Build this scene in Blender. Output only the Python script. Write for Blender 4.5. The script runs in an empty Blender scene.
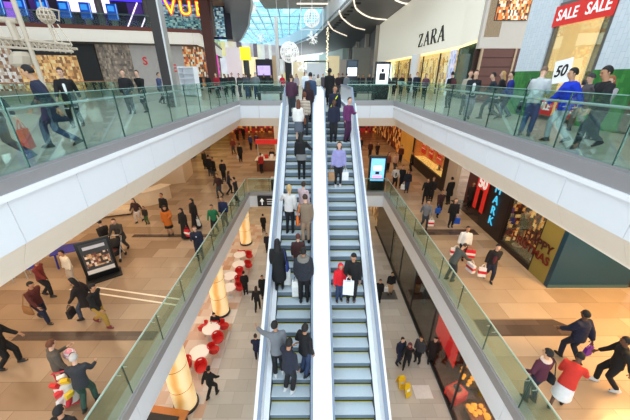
import bpy, bmesh, math, random
from mathutils import Vector, Matrix
R = math.radians
C = bpy.context.scene.collection
random.seed(7)
UP, MID, LOW, EYE = 11.15, 5.0, 0.0, 12.6

# ---------------------------------------------------------------- materials
def nodes_of(name):
    m = bpy.data.materials.new(name); m.use_nodes = True
    nt = m.node_tree; nt.nodes.clear()
    out = nt.nodes.new('ShaderNodeOutputMaterial')
    return m, nt, out
def lin(c):
    return tuple((v/12.92 if v <= .04045 else ((v+.055)/1.055)**2.4) for v in (x/255. for x in c[:3])) + (1.,)
_mc = {}
def M(rgb, rough=.6, metal=0., emit=0., vary=.12, scale=6., name=None, coat=0.):
    """procedural surface: a colour broken up by a little noise. rgb in 0..255 sRGB"""
    key = (tuple(rgb), rough, metal, emit, vary, scale, coat)
    if key in _mc: return _mc[key]
    m, nt, out = nodes_of(name or 'surface_%d' % len(_mc))
    b = nt.nodes.new('ShaderNodeBsdfPrincipled')
    tc = nt.nodes.new('ShaderNodeTexCoord'); no = nt.nodes.new('ShaderNodeTexNoise')
    no.inputs['Scale'].default_value = scale; no.inputs['Detail'].default_value = 3
    nt.links.new(tc.outputs['Object'], no.inputs['Vector'])
    mr = nt.nodes.new('ShaderNodeMapRange')
    mr.inputs['To Min'].default_value = 1-vary; mr.inputs['To Max'].default_value = 1+vary
    nt.links.new(no.outputs['Fac'], mr.inputs['Value'])
    mx = nt.nodes.new('ShaderNodeVectorMath'); mx.operation = 'SCALE'
    col = lin(rgb); mx.inputs[0].default_value = col[:3]
    nt.links.new(mr.outputs['Result'], mx.inputs['Scale'])
    nt.links.new(mx.outputs['Vector'], b.inputs['Base Color'])
    b.inputs['Roughness'].default_value = rough; b.inputs['Metallic'].default_value = metal
    if coat: b.inputs['Coat Weight'].default_value = coat
    if emit:
        nt.links.new(mx.outputs['Vector'], b.inputs['Emission Color']); b.inputs['Emission Strength'].default_value = emit
    nt.links.new(b.outputs['BSDF'], out.inputs['Surface'])
    _mc[key] = m
    return m
def tile_mat(name, c1, c2, mortar, w=1.2, h=.6, rough=.3, rot=0., offset=.5, blotch=.25, msize=.006, spec=.5, upright=False):
    m, nt, out = nodes_of(name)
    b = nt.nodes.new('ShaderNodeBsdfPrincipled'); tc = nt.nodes.new('ShaderNodeTexCoord')
    mp = nt.nodes.new('ShaderNodeMapping'); mp.inputs['Rotation'].default_value = (0, R(90), R(0)) if upright else (0, 0, rot)
    br = nt.nodes.new('ShaderNodeTexBrick'); br.offset = offset
    br.inputs['Scale'].default_value = 1.; br.inputs['Brick Width'].default_value = w; br.inputs['Row Height'].default_value = h
    br.inputs['Mortar Size'].default_value = msize
    br.inputs['Color1'].default_value = lin(c1); br.inputs['Color2'].default_value = lin(c2); br.inputs['Mortar'].default_value = lin(mortar)
    no = nt.nodes.new('ShaderNodeTexNoise'); no.inputs['Scale'].default_value = .55; no.inputs['Detail'].default_value = 4
    mr = nt.nodes.new('ShaderNodeMapRange'); mr.inputs['To Min'].default_value = 1-blotch; mr.inputs['To Max'].default_value = 1+blotch
    mx = nt.nodes.new('ShaderNodeVectorMath'); mx.operation = 'SCALE'
    L = nt.links.new
    L(tc.outputs['Object'], mp.inputs['Vector']); L(mp.outputs['Vector'], br.inputs['Vector']); L(tc.outputs['Object'], no.inputs['Vector'])
    L(no.outputs['Fac'], mr.inputs['Value']); L(br.outputs['Color'], mx.inputs[0]); L(mr.outputs['Result'], mx.inputs['Scale'])
    L(mx.outputs['Vector'], b.inputs['Base Color'])
    b.inputs['Roughness'].default_value = rough; b.inputs['Specular IOR Level'].default_value = spec
    L(b.outputs['BSDF'], out.inputs['Surface'])
    return m
def glass_mat(name, tint, refl=.5, rough=.02):
    m, nt, out = nodes_of(name)
    tr = nt.nodes.new('ShaderNodeBsdfTransparent'); tr.inputs['Color'].default_value = lin(tint)
    gl = nt.nodes.new('ShaderNodeBsdfGlossy'); gl.inputs['Roughness'].default_value = rough
    gl.inputs['Color'].default_value = (.85, 1, .95, 1)
    fr = nt.nodes.new('ShaderNodeFresnel'); fr.inputs['IOR'].default_value = 1.45
    mu = nt.nodes.new('ShaderNodeMath'); mu.operation = 'MULTIPLY'; mu.inputs[1].default_value = refl
    mx = nt.nodes.new('ShaderNodeMixShader')
    L = nt.links.new
    L(fr.outputs['Fac'], mu.inputs[0]); L(mu.outputs['Value'], mx.inputs['Fac']); L(tr.outputs['BSDF'], mx.inputs[1]); L(gl.outputs['BSDF'], mx.inputs[2])
    L(mx.outputs['Shader'], out.inputs['Surface'])
    return m
def display_mat(name, cols, scale=4., emit=1., rough=.5, stretch=(1, 1, 1), cell=(.34,.34,.5)):
    """goods on shelves, panes and panels: a mosaic of upright oblongs in a handful of colours"""
    m, nt, out = nodes_of(name)
    b = nt.nodes.new('ShaderNodeBsdfPrincipled'); tc = nt.nodes.new('ShaderNodeTexCoord')
    sn = nt.nodes.new('ShaderNodeVectorMath'); sn.operation = 'SNAP'; k = 1.6/scale
    sn.inputs[1].default_value = tuple(c*k/t for c,t in zip(cell,stretch))
    wn = nt.nodes.new('ShaderNodeTexWhiteNoise'); no = nt.nodes.new('ShaderNodeTexNoise'); no.inputs['Scale'].default_value = 2.2*scale; no.inputs['Detail'].default_value = 3
    mr = nt.nodes.new('ShaderNodeMapRange'); mr.inputs['To Min'].default_value = .55; mr.inputs['To Max'].default_value = 1.4
    ra = nt.nodes.new('ShaderNodeValToRGB'); ra.color_ramp.interpolation = 'CONSTANT'
    el = ra.color_ramp.elements
    while len(el) < len(cols): el.new(.5)
    for i, c in enumerate(cols): el[i].position = i/len(cols); el[i].color = lin(c)
    mx = nt.nodes.new('ShaderNodeVectorMath'); mx.operation = 'SCALE'
    L = nt.links.new
    L(tc.outputs['Object'], sn.inputs[0]); L(sn.outputs['Vector'], wn.inputs['Vector']); L(tc.outputs['Object'], no.inputs['Vector'])
    L(wn.outputs['Value'], ra.inputs['Fac']); L(no.outputs['Fac'], mr.inputs['Value'])
    L(ra.outputs['Color'], mx.inputs[0]); L(mr.outputs['Result'], mx.inputs['Scale']); L(mx.outputs['Vector'], b.inputs['Base Color'])
    b.inputs['Roughness'].default_value = rough
    if emit:
        L(mx.outputs['Vector'], b.inputs['Emission Color']); b.inputs['Emission Strength'].default_value = emit
    L(b.outputs['BSDF'], out.inputs['Surface'])
    return m

# ---------------------------------------------------------------- mesh builder
class MB:
    def __init__(s): s.v = []; s.f = []; s.mi = []; s.cur = 0
    def mat(s, i): s.cur = i; return s
    def _add(s, vs, fs):
        o = len(s.v); s.v += [tuple(p) for p in vs]; s.f += [tuple(i+o for i in f) for f in fs]; s.mi += [s.cur]*len(fs)
        return s
    def box(s, x0, x1, y0, y1, z0, z1):
        return s._add([(x0,y0,z0),(x1,y0,z0),(x1,y1,z0),(x0,y1,z0),(x0,y0,z1),(x1,y0,z1),(x1,y1,z1),(x0,y1,z1)],
            [(0,3,2,1),(4,5,6,7),(0,1,5,4),(1,2,6,5),(2,3,7,6),(3,0,4,7)])
    def rbox(s, c, size, rot=0., tilt=0., roll=0.):
        mt = Matrix.Translation(c) @ Matrix.Rotation(rot,4,'Z') @ Matrix.Rotation(tilt,4,'X') @ Matrix.Rotation(roll,4,'Y')
        a,b,d = (q/2 for q in size)
        vs = [mt @ Vector(p) for p in ((-a,-b,-d),(a,-b,-d),(a,b,-d),(-a,b,-d),(-a,-b,d),(a,-b,d),(a,b,d),(-a,b,d))]
        return s._add(vs,[(0,3,2,1),(4,5,6,7),(0,1,5,4),(1,2,6,5),(2,3,7,6),(3,0,4,7)])
    def prism(s, poly, z0, z1):
        n = len(poly)
        if sum(poly[i][0]*poly[(i+1)%n][1]-poly[(i+1)%n][0]*poly[i][1] for i in range(n)) < 0: poly = poly[::-1]
        vs = [(p[0],p[1],z0) for p in poly]+[(p[0],p[1],z1) for p in poly]
        return s._add(vs,[tuple(range(n))[::-1], tuple(range(n,2*n))]+[(i,(i+1)%n,n+(i+1)%n,n+i) for i in range(n)])
    def prismx(s, poly, x0, x1):
        """polygon in (y,z) pulled along x"""
        n = len(poly)
        if sum(poly[i][0]*poly[(i+1)%n][1]-poly[(i+1)%n][0]*poly[i][1] for i in range(n)) < 0: poly = poly[::-1]
        vs = [(x0,p[0],p[1]) for p in poly]+[(x1,p[0],p[1]) for p in poly]
        return s._add(vs,[tuple(range(n))[::-1], tuple(range(n,2*n))]+[(i,(i+1)%n,n+(i+1)%n,n+i) for i in range(n)])
    def strip(s, pts, x0, x1, dz0, dz1):
        """band along a (y,z) path between vertical offsets dz0..dz1 and x0..x1"""
        for (ya,za),(yb,zb) in zip(pts,pts[1:]):
            s.prismx([(ya,za+dz0),(yb,zb+dz0),(yb,zb+dz1),(ya,za+dz1)],x0,x1)
        return s
    def cyl(s, p0, p1, r0, r1=None, n=12):
        if r1 is None: r1 = r0
        p0, p1 = Vector(p0), Vector(p1); d = (p1-p0).normalized()
        u = d.orthogonal().normalized(); w = d.cross(u)
        vs = [p0+(u*math.cos(2*math.pi*i/n)+w*math.sin(2*math.pi*i/n))*r0 for i in range(n)]
        vs += [p1+(u*math.cos(2*math.pi*i/n)+w*math.sin(2*math.pi*i/n))*r1 for i in range(n)]
        return s._add(vs,[tuple(range(n))[::-1],tuple(range(n,2*n))]+[(i,(i+1)%n,n+(i+1)%n,n+i) for i in range(n)])
    def tube(s, pts, r, n=8, closed=False):
        pts = [Vector(p) for p in pts]; k = len(pts); rings = []; u = None
        for i,p in enumerate(pts):
            a = pts[i-1] if (i or closed) else p; b = pts[(i+1)%k] if (i < k-1 or closed) else p
            d = (b-a).normalized()
            if u is None: u = d.orthogonal().normalized()
            u = (u-d*u.dot(d)).normalized(); w = d.cross(u)
            rr = r[i] if isinstance(r,(list,tuple)) else r
            rings.append([p+(u*math.cos(2*math.pi*j/n)+w*math.sin(2*math.pi*j/n))*rr for j in range(n)])
        fs = []
        for i in range(k if closed else k-1):
            a = i*n; b = ((i+1)%k)*n
            fs += [(a+j,a+(j+1)%n,b+(j+1)%n,b+j) for j in range(n)]
        if not closed: fs += [tuple(range(n))[::-1], tuple(range((k-1)*n,k*n))]
        return s._add([v for rg in rings for v in rg], fs)
    def lathe(s, prof, c=(0,0,0), n=20):
        vs = []; fs = []
        for r,z in prof:
            vs += [(c[0]+r*math.cos(2*math.pi*j/n), c[1]+r*math.sin(2*math.pi*j/n), c[2]+z) for j in range(n)]
        for i in range(len(prof)-1):
            fs += [(i*n+j,i*n+(j+1)%n,(i+1)*n+(j+1)%n,(i+1)*n+j) for j in range(n)]
        fs += [tuple(range(n))[::-1], tuple(range((len(prof)-1)*n,len(prof)*n))]
        return s._add(vs,fs)
    def rings(s, rows, n=14, mt=None):
        """rows of (cx,cy,cz,rx,ry): an oval-section loft with closed ends"""
        vs = []; fs = []
        for cx,cy,cz,rx,ry in rows:
            vs += [Vector((cx+rx*math.cos(2*math.pi*j/n), cy+ry*math.sin(2*math.pi*j/n), cz)) for j in range(n)]
        if mt is not None: vs = [mt @ v for v in vs]
        k = len(rows)
        for i in range(k-1):
            fs += [(i*n+j,i*n+(j+1)%n,(i+1)*n+(j+1)%n,(i+1)*n+j) for j in range(n)]
        fs += [tuple(range(n))[::-1], tuple(range((k-1)*n,k*n))]
        return s._add(vs,fs)
    def ball(s, c, rx, ry=None, rz=None, n=12, m=8, mt=None):
        ry = ry or rx; rz = rz or rx
        rows = []
        for i in range(m+1):
            a = -math.pi/2+math.pi*i/m; k = max(math.cos(a),.02)
            rows.append((0,0,math.sin(a)*rz,rx*k,ry*k))
        T = Matrix.Translation(c)
        return s.rings(rows, n, T if mt is None else T @ mt)
    def quad(s, a, b, c, d): return s._add([a,b,c,d],[(0,1,2,3)])
    def mesh(s, name, mats, smooth=True, bevel=0.):
        me = bpy.data.meshes.new(name); me.from_pydata(s.v,[],s.f)
        if not isinstance(mats,(list,tuple)): mats = [mats]
        for m in mats: me.materials.append(m)
        for p,i in zip(me.polygons,s.mi): p.material_index = i
        if bevel:
            bm = bmesh.new(); bm.from_mesh(me)
            bmesh.ops.bevel(bm, geom=[e for e in bm.edges if e.is_manifold and e.calc_face_angle(0) > .6], offset=bevel, segments=2, affect='EDGES', profile=.5)
            bm.to_mesh(me); bm.free()
        if smooth:
            for p in me.polygons: p.use_smooth = True
            me.set_sharp_from_angle(angle=R(38))
        me.update()
        return me
    def build(s, name, mats, parent=None, smooth=True, bevel=0., loc=None):
        o = bpy.data.objects.new(name, s.mesh(name, mats, smooth, bevel)); C.objects.link(o)
        if parent is not None: o.parent = parent
        if loc is not None: o.location = loc
        return o

def tag(o, label, cat, group=None, kind=None):
    o['label'] = label; o['category'] = cat
    if group: o['group'] = group
    if kind: o['kind'] = kind
    return o
def thing(name, label, cat, loc=(0,0,0), rot=0., group=None, scale=None):
    o = bpy.data.objects.new(name, None); C.objects.link(o); o.empty_display_size = .1
    o.location = loc; o.rotation_euler = (0,0,rot)
    if scale: o.scale = (scale,)*3
    return tag(o, label, cat, group)
def struct(name, mb, mats, smooth=False, bevel=0.):
    o = mb.build(name, mats, None, smooth, bevel); o['kind'] = 'structure'; return o
def dup(root, loc, rot=None, label=None, group=None):
    r = root.copy(); C.objects.link(r); r.location = loc
    if rot is not None: r.rotation_euler = (0,0,rot)
    if label: r['label'] = label
    if group: r['group'] = group
    for ch in list(root.children):
        c = ch.copy(); C.objects.link(c); c.parent = r
        for g in ch.children:
            d = g.copy(); C.objects.link(d); d.parent = c
    return r
def text_mesh(body, size, extrude=.01, bold=0., spacing=1., align='CENTER'):
    cu = bpy.data.curves.new('lettering','FONT'); cu.body = body; cu.size = size; cu.extrude = extrude; cu.offset = bold
    cu.space_character = spacing; cu.align_x = align; cu.align_y = 'CENTER'
    cu.resolution_u = 3
    ob = bpy.data.objects.new('lettering',cu); C.objects.link(ob)
    dg = bpy.context.evaluated_depsgraph_get(); dg.update()
    me = bpy.data.meshes.new_from_object(ob.evaluated_get(dg))
    bpy.data.objects.remove(ob); bpy.data.curves.remove(cu)
    return me
def lettering(name, body, size, mt, mat, parent=None, extrude=.01, bold=0., spacing=1., sx=1., align='CENTER'):
    """mt: 4x4 placing text (x right, y up, z out of the page)"""
    me = text_mesh(body,size,extrude,bold,spacing,align); me.transform(mt @ Matrix.Diagonal((sx,1,1,1)))
    me.materials.clear(); me.materials.append(mat); me.name = name
    o = bpy.data.objects.new(name,me); C.objects.link(o)
    if parent is not None: o.parent = parent
    return o
def face_mt(pos, right, up=(0,0,1)):
    r = Vector(right).normalized(); u = Vector(up).normalized(); n = r.cross(u)
    mt = Matrix((r,u,n)).transposed().to_4x4(); mt.translation = Vector(pos)
    return mt
# ---------------------------------------------------------------- camera, world, view
cam = bpy.data.cameras.new('camera'); cam.sensor_width = 36; cam.lens = 290/630*36; cam.clip_end = 500
co = bpy.data.objects.new('camera',cam); C.objects.link(co)
co.location = (0,0,EYE); co.rotation_euler = (R(90-24.8),0,R(-.18))
sc = bpy.context.scene; sc.camera = co
sc.view_settings.view_transform = 'Standard'; sc.view_settings.look = 'None'; sc.view_settings.exposure = 0.; sc.view_settings.gamma = 1
w = bpy.data.worlds.new('daylight'); sc.world = w; w.use_nodes = True
bg = w.node_tree.nodes['Background']; bg.inputs['Color'].default_value = (.80,.92,1.,1); bg.inputs['Strength'].default_value = 2.2

# ---------------------------------------------------------------- materials of the building
m_up = tile_mat('upper floor tiles',(186,182,170),(168,162,150),(142,136,126),1.2,.6,.28,blotch=.12)
m_midL = tile_mat('mid floor tiles',(178,154,130),(146,120,96),(120,100,84),1.5,.75,.2,blotch=.28)
m_midR = tile_mat('mid floor tiles right',(184,164,142),(154,132,108),(130,110,92),1.5,.75,.2,rot=R(0),blotch=.24)
m_low = tile_mat('ground floor tiles',(204,198,188),(184,176,164),(164,156,146),1.0,.55,.24,blotch=.12)
m_dark = tile_mat('dark stone band',(92,76,68),(70,58,54),(60,50,46),.8,.4,.25,blotch=.35)
m_white = M((240,242,246),.45,vary=.015,name='white fascia')
m_deckw0 = M((252,253,255),.4,vary=.01,name='highlight white')
m_kerb = M((168,166,168),.42,.35,vary=.04,name='grey kerb')
m_cream = M((250,234,214),.5,vary=.03,name='cream soffit')
m_slab = M((205,190,170),.7,vary=.04,name='slab')
m_seam = M((120,120,124),.7)
m_glass = glass_mat('balustrade glass',(236,248,243),.28)
m_edge = M((38,70,66),.2,name='glass edge')
m_steel = M((206,210,214),.3,.45,vary=.03,name='steel')
m_black = M((18,18,20),.5)
m_gdark = M((48,46,48),.5)

XL, XR, YF = -4.7, 5.05, 19.4
# ---------------------------------------------------------------- floors and slabs
def slab(name, x0,x1,y0,y1,z,mat,under=m_slab,th=.25):
    s = MB(); s.box(x0,x1,y0,y1,z-th,z); s.mi = [1]+[0]*1+[1]*4
    return struct(name, s, [mat,under])
slab('floor_upper_left',-34,XL,-3,YF,UP,m_up); slab('floor_upper_right',XR,12.6,-3,YF,UP,m_up); slab('floor_upper_far',-34,34,YF,110,UP,m_up)
slab('floor_mid_left',-22,XL,-3,YF,MID,m_midL); slab('floor_mid_right',XR,20,-3,YF,MID,m_midR); slab('floor_mid_far',-22,20,YF,50,MID,m_midR)
slab('floor_ground',-22,20,-6,50,LOW,m_low)
# ceilings under each upper storey (pale plaster)
for nm,x0,x1,y0,y1,z in (('ceiling_mid_left',-22,XL-.3,-3,YF+.2,9.55),('ceiling_mid_right',XR+.3,20,-3,YF+.2,9.62),('ceiling_mid_far',-22,20,YF+.3,50,9.6),
        ('ceiling_ground_left',-22,XL-.3,-3,YF+.2,3.75),('ceiling_ground_right',XR+.3,20,-3,YF+.2,3.75),('ceiling_ground_far',-22,20,YF+.3,50,3.75)):
    struct(nm, MB().box(x0,x1,y0,y1,z,z+.06), m_cream)

# ---------------------------------------------------------------- slab edges: grey kerb, white panels, cream cove
def fascia_y(x, sgn, y0, y1, ztop, zk, zw, zc, pan, tid):
    """edge along y; sgn +1 when the slab lies towards +x"""
    s = MB(); a, b = sorted((x-sgn*.012, x+sgn*.34)); s.box(a,b,y0,y1,zk,ztop+.015); struct('trim_kerb_%s' % tid, s, m_kerb)
    if zc is not None:
        a, b = sorted((x-sgn*.05, x+sgn*.05)); struct('trim_highlight_%s' % tid, MB().box(a,b,y0,y1,zk-.1,zk-.004), m_deckw0)  # whiter strip paints the highlight line along the bottom of the kerb
    s = MB(); y = y0
    while y < y1-.05:
        ye = min(y+pan, y1); a,b = sorted((x+sgn*.005, x+sgn*.1)); s.mat(0).box(a,b,y+.006,ye-.006,zw,zk-.012); y = ye
    a,b = sorted((x+sgn*.03, x+sgn*.2)); s.mat(1).box(a,b,y0,y1,zw+.02,zk); struct('trim_panels_%s' % tid, s, [m_white,m_seam])
    if zc is not None:
        s = MB(); y = y0
        while y < y1-.05:
            ye = min(y+pan, y1)
            p = [(x+sgn*.03,zw),(x+sgn*.07,zw-.1),(x+sgn*.3,zc),(x+sgn*.36,zc),(x+sgn*.36,zw)]
            n = len(p); vs = [(q[0],y+.005,q[1]) for q in p]+[(q[0],ye-.005,q[1]) for q in p]
            s._add(vs,[tuple(range(n)),tuple(range(n,2*n))[::-1]]+[(i,(i+1)%n,n+(i+1)%n,n+i) for i in range(n)]); y = ye
        struct('trim_cove_%s' % tid, s, m_cream)
def fascia_x(y, x0, x1, ztop, zk, zw, zc, pan, tid):
    struct('trim_kerb_%s' % tid, MB().box(x0,x1,y-.012,y+.34,zk,ztop+.015), m_kerb)
    s = MB(); x = x0
    while x < x1-.05:
        xe = min(x+pan,x1); s.mat(0).box(x+.006,xe-.006,y+.005,y+.1,zw,zk-.012); x = xe
    s.mat(1).box(x0,x1,y+.03,y+.2,zw+.02,zk); struct('trim_panels_%s' % tid, s, [m_white,m_seam])
    if zc is not None:
        s = MB(); s.prismx([(y+.03,zw),(y+.07,zw-.1),(y+.3,zc),(y+.36,zc),(y+.36,zw)],x0,x1); struct('trim_cove_%s' % tid, s, m_cream)
EXL, EXR = -1.5, 1.95          # outer faces of the escalator pair
fascia_y(XL,-1,-3,YF,UP,10.97,10.12,9.55,1.42,'upper_left'); fascia_y(XR,1,-3,YF,UP,10.88,10.18,9.66,1.42,'upper_right')
fascia_x(YF,XL-.4,EXL-.02,UP,10.92,10.15,9.6,1.6,'upper_far_left'); fascia_x(YF,EXR+.02,XR+.4,UP,10.92,10.15,9.6,1.6,'upper_far_right')
fascia_y(XL,-1,-3,YF,MID,4.72,3.85,None,2.6,'mid_left'); fascia_y(XR,1,-3,YF,MID,4.7,3.88,None,2.6,'mid_right')
fascia_x(YF,XL,EXL-.02,MID,4.8,3.9,None,3.,'mid_far_left'); fascia_x(YF,EXR+.02,XR,MID,4.8,3.9,None,3.,'mid_far_right')
struct('trim_mid_far_centre', MB().box(EXL-.02,EXR+.02,YF,YF+.2,3.9,MID), m_white)

# ---------------------------------------------------------------- glass balustrades
def balustrade(p0, p1, z, first, step, label, inward, topz=1.15, rail=.97, name='glass_balustrade', wood=None):
    """p0,p1 plan ends; joints at 'first' + k*step metres from p0; inward = unit vector to the walkway side"""
    p0 = Vector((p0[0],p0[1])); p1 = Vector((p1[0],p1[1])); L = (p1-p0).length; d = (p1-p0)/L; n = Vector(inward)
    t = thing(name, label, 'balustrade', (p0.x,p0.y,z))
    ang = math.atan2(d.y,d.x)
    cuts = [0.]; q = first
    while q < L-.1: cuts.append(q); q += step
    cuts.append(L)
    for a,b in zip(cuts,cuts[1:]):
        c = d*((a+b)/2)+n*.06
        MB().rbox((c.x,c.y,topz/2+.01),(b-a-.022,.018,topz),ang).build('glass_panel',m_glass,t,False)
    jm = MB().rbox((0,0,topz/2+.01),(.02,.022,topz),ang).mesh('joint_strip',m_edge,False)
    for q in cuts[1:-1]:
        c = d*q+n*.06; o = bpy.data.objects.new('joint_strip',jm); C.objects.link(o); o.parent = t; o.location = (c.x,c.y,0)
    a = n*.15; b = d*L+n*.15
    MB().tube([(a.x,a.y,rail),(b.x,b.y,rail)],.026).build('handrail',wood or m_steel,t)
    k = n*.09; bm_ = MB().tube([(0,0,-.09),(k.x,k.y,-.09),(k.x,k.y,-.02)],.011,6).mesh('rail_bracket',m_steel)
    for q in cuts[1:-1]:
        for e in (-.12,.12):
            c = d*(q+e)+n*.06; o = bpy.data.objects.new('rail_bracket',bm_); C.objects.link(o); o.parent = t; o.location = (c.x,c.y,rail)
    s = MB(); c = d*(L/2)+n*.06; s.rbox((c.x,c.y,.03),(L,.05,.06),ang); s.build('base_channel',m_kerb,t)
    s = MB(); s.rbox((c.x,c.y,topz+.016),(L,.024,.012),ang); s.build('top_edge',m_glass_top,t)
    return t
m_glass_top = M((150,190,180),.2,name='glass top edge')
balustrade((XL,-2.5),(XL,YF),UP,4.72+2.5-1.35*5,1.35,'long glass balustrade with steel handrail along the left upper walkway',(-1,0))
balustrade((XR,-2.5),(XR,YF),UP,4.81+2.5-1.35*5,1.35,'long glass balustrade with steel handrail along the right upper walkway',(1,0))
balustrade((XL,YF),(EXL-.1,YF),UP,1.35,1.35,'short upper glass balustrade across the landing left of the escalators',(0,1))
balustrade((EXR+.1,YF),(XR,YF),UP,1.35,1.35,'short upper glass balustrade across the landing right of the escalators',(0,1))
balustrade((XL,-2.5),(XL,YF),MID,.6,1.7,'glass balustrade along the left middle storey edge',(-1,0),1.1,1.0)
balustrade((XR,-2.5),(XR,YF),MID,.2,1.7,'glass balustrade along the right middle storey edge',(1,0),1.1,1.0)
balustrade((XL,YF),(EXL,YF),MID,1.5,1.5,'short middle storey glass balustrade behind the left escalator',(0,1),1.05,1.0)
balustrade((EXR,YF),(XR,YF),MID,1.5,1.5,'short middle storey glass balustrade beside the advertising screen',(0,1),1.05,1.0)
m_wood = M((176,112,66),.4,vary=.2,name='timber rail')
balustrade((-16.6,11),(-15.2,26),UP,1.5,1.5,'glass balustrade with orange timber handrail beyond the left upper walkway',(-1,0),1.05,1.1,wood=m_wood)

# ---------------------------------------------------------------- floor bands
def band(tid, poly, z, mat=m_dark, h=.006): struct('floor_band_%s' % tid, MB().prism(poly,z-.05,z+h), mat)
band('mid_right',[(XR+.4,6.75),(9.0,6.75),(8.2,7.45),(XR+.4,7.45)],MID)
band('mid_left',[(-9.6,6.62),(XL-.4,6.62),(XL-.4,6.98),(-9.6,6.98)],MID)
band('mid_right_back',[(XR+.4,13.3),(8.7,13.3),(8.7,13.9),(XR+.4,13.9)],MID)
band('mid_left_back',[(-9.5,13.1),(XL-.4,13.1),(XL-.4,13.4),(-9.5,13.4)],MID)
m_pale_line = M((240,226,206),.35,name='pale floor line')  # for two thin pale lines across the left middle floor
for i,(a,b) in enumerate((((-9.6,9.32),(-4.9,8.42)),((-9.6,9.02),(-4.9,8.12)))):
    band('pale_line_%d' % i,[(a[0],a[1]),(b[0],b[1]),(b[0],b[1]+.07),(a[0],a[1]+.07)],MID,m_pale_line)
m_drain = M((96,92,90),.5,.3)
band('ground_grille_left',[(-4.25,14.6),(-2.3,14.6),(-2.3,14.85),(-4.25,14.85)],LOW,m_drain)
band('ground_grille_right',[(3.0,14.0),(5.2,14.0),(5.2,14.9),(3.0,14.9)],LOW,m_drain)
m_check = tile_mat('cafe checker tiles',(228,220,210),(196,150,118),(190,180,170),.55,.55,.3,offset=.5,blotch=.1)
band('ground_cafe',[(-12,4),(-4.55,4),(-4.55,24),(-12,24)],LOW,m_check)

# ---------------------------------------------------------------- escalators
SL = .68; YT = 14.06; YB = YT-UP/SL
path = [(-4.5,LOW),(YB,LOW),(YT,UP),(YF+.3,UP)]
m_tread = M((196,208,216),.35,.0,vary=.06,scale=14,name='step tread')
m_riser = M((112,126,138),.45,.2,vary=.08,name='step riser')
m_yel = M((206,196,60),.5,name='step edge yellow')
m_hand = M((124,138,160),.35,name='rubber handrail')
m_bal = M((226,230,236),.25,.2,vary=.02,name='balustrade panel')
m_skirt = M((60,66,72),.4,.5,name='skirt')
m_deckw = M((246,248,252),.3,vary=.01,name='white deck')
def step_mesh():
    s = MB(); wdt = .5; run = .32; rise = run*SL
    s.mat(1).box(-wdt,wdt,0,.02,-rise,-.004)                                  # riser, front
    s.mat(0).box(-wdt,wdt,-.005,run+.02,-.03,0)                                  # tread
    for k in range(25):                                                         # grooves cleats
        x = -wdt+.02+k*.04; s.mat(0).box(x-.007,x+.007,-.004,run,0,.006)
    s.mat(2).box(-wdt,wdt,run-.028,run+.001,0,.0075); 
    s.mat(3).box(-wdt,wdt,-.006,.012,-rise-.0,-rise+.04)  # black strip painted as the shadow line at the riser foot
    return s.mesh('step',[m_tread,m_riser,m_yel,m_black],False)
stepm = step_mesh()
def escalator(x0, label, outer):
    """steps x0..x0+1; outer = -1 or +1: which side has the outer deck"""
    t = thing('escalator', label, 'escalator', (x0+.5,0,0), 0, 'pair of escalators')
    y = YB+.1; n = 0
    while y < YT+1.4:
        z = min(UP, LOW+SL*(y-YB)+.2176)
        o = bpy.data.objects.new('step',stepm); C.objects.link(o); o.parent = t; o.location = (0,y,z); y += .32
    MB().box(-.52,.52,YT+1.45,YF+.6,UP-.06,UP+.012).build('landing_plate',m_steel,t)
    s = MB()
    for sg in (-1,1): a,b = sorted((sg*.505,sg*.53)); s.strip(path,a,b,-.5,.16)
    s.build('skirt',m_skirt,t)
    sg = outer
    a,b = sorted((sg*.53,sg*.66)); MB().strip(path,a,b,-.3,.17).build('inner_deck',m_deckw,t)
    a,b = sorted((sg*.66,sg*.69)); MB().strip(path,a,b,.1,.93).build('balustrade_panel',m_bal,t)
    a,b = sorted((sg*.69,sg*.9)); MB().strip(path,a,b,-.9,.3).build('outer_cladding',m_deckw,t)
    a,b = sorted((sg*.635,sg*.72)); MB().strip(path,a,b,.93,.99).build('handrail',m_hand,t)
    a,b = sorted((sg*.73,sg*.745)); MB().strip(path,a,b,.25,.34).build('edge_strip',m_hand,t)
    MB().strip(path,-.6,.6,-.95,-.5).build('truss',m_kerb,t)
    a,b = sorted((-sg*.53,-sg*.6)); MB().strip(path,a,b,.1,.82).build('balustrade_panel',m_bal,t)
    a,b = sorted((-sg*.532,-sg*.585)); MB().strip(path,a,b,.83,.89).build('handrail',m_hand,t)
    return t
escalator(-1.12,'left escalator crowded with riders seen from behind',-1)
escalator(.52,'right escalator with few riders coming down towards us',1)
struct('trim_escalator_deck', MB().strip(path,-.03,.43,-.9,.86), m_deckw)
# ---------------------------------------------------------------- upper right: pilasters, sale window, corner shops
WX = 8.4
m_pil = tile_mat('white glazed tiles',(226,234,240),(218,228,236),(200,208,214),.3,.15,.35,blotch=.03,upright=True)
m_green = tile_mat('green glazed tiles',(70,150,66),(44,118,52),(60,110,56),.22,.11,.4,blotch=.25,upright=True)
m_frame = M((120,118,112),.4,.5,name='window frame')
m_red = M((214,40,32),.5,name='sale red',emit=.25)
m_wht = M((250,250,250),.5,name='white print',emit=.25,vary=.01)
m_blk = M((14,14,16),.5,name='black print')
s = MB(); s.mat(0).box(WX,WX+.8,11.95,13.42,UP+1.62,18.5); s.mat(1).box(WX-.01,WX+.8,11.9,13.44,UP,UP+1.62); struct('wall_right_pilaster', s, [m_pil,m_green])
s = MB(); s.mat(0).box(WX,WX+.8,8.3,9.62,UP+1.62,18.5); s.mat(1).box(WX-.01,WX+.8,8.28,9.64,UP,UP+1.62); struct('wall_right_pilaster_near', s, [m_pil,m_green])
struct('wall_right_head', MB().box(WX+.1,WX+.8,9.62,11.95,14.85,18.5), M((150,160,170),.5))
struct('wall_right_near', MB().box(WX,WX+.8,-2,8.3,14.9,18.5), m_pil)
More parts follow.
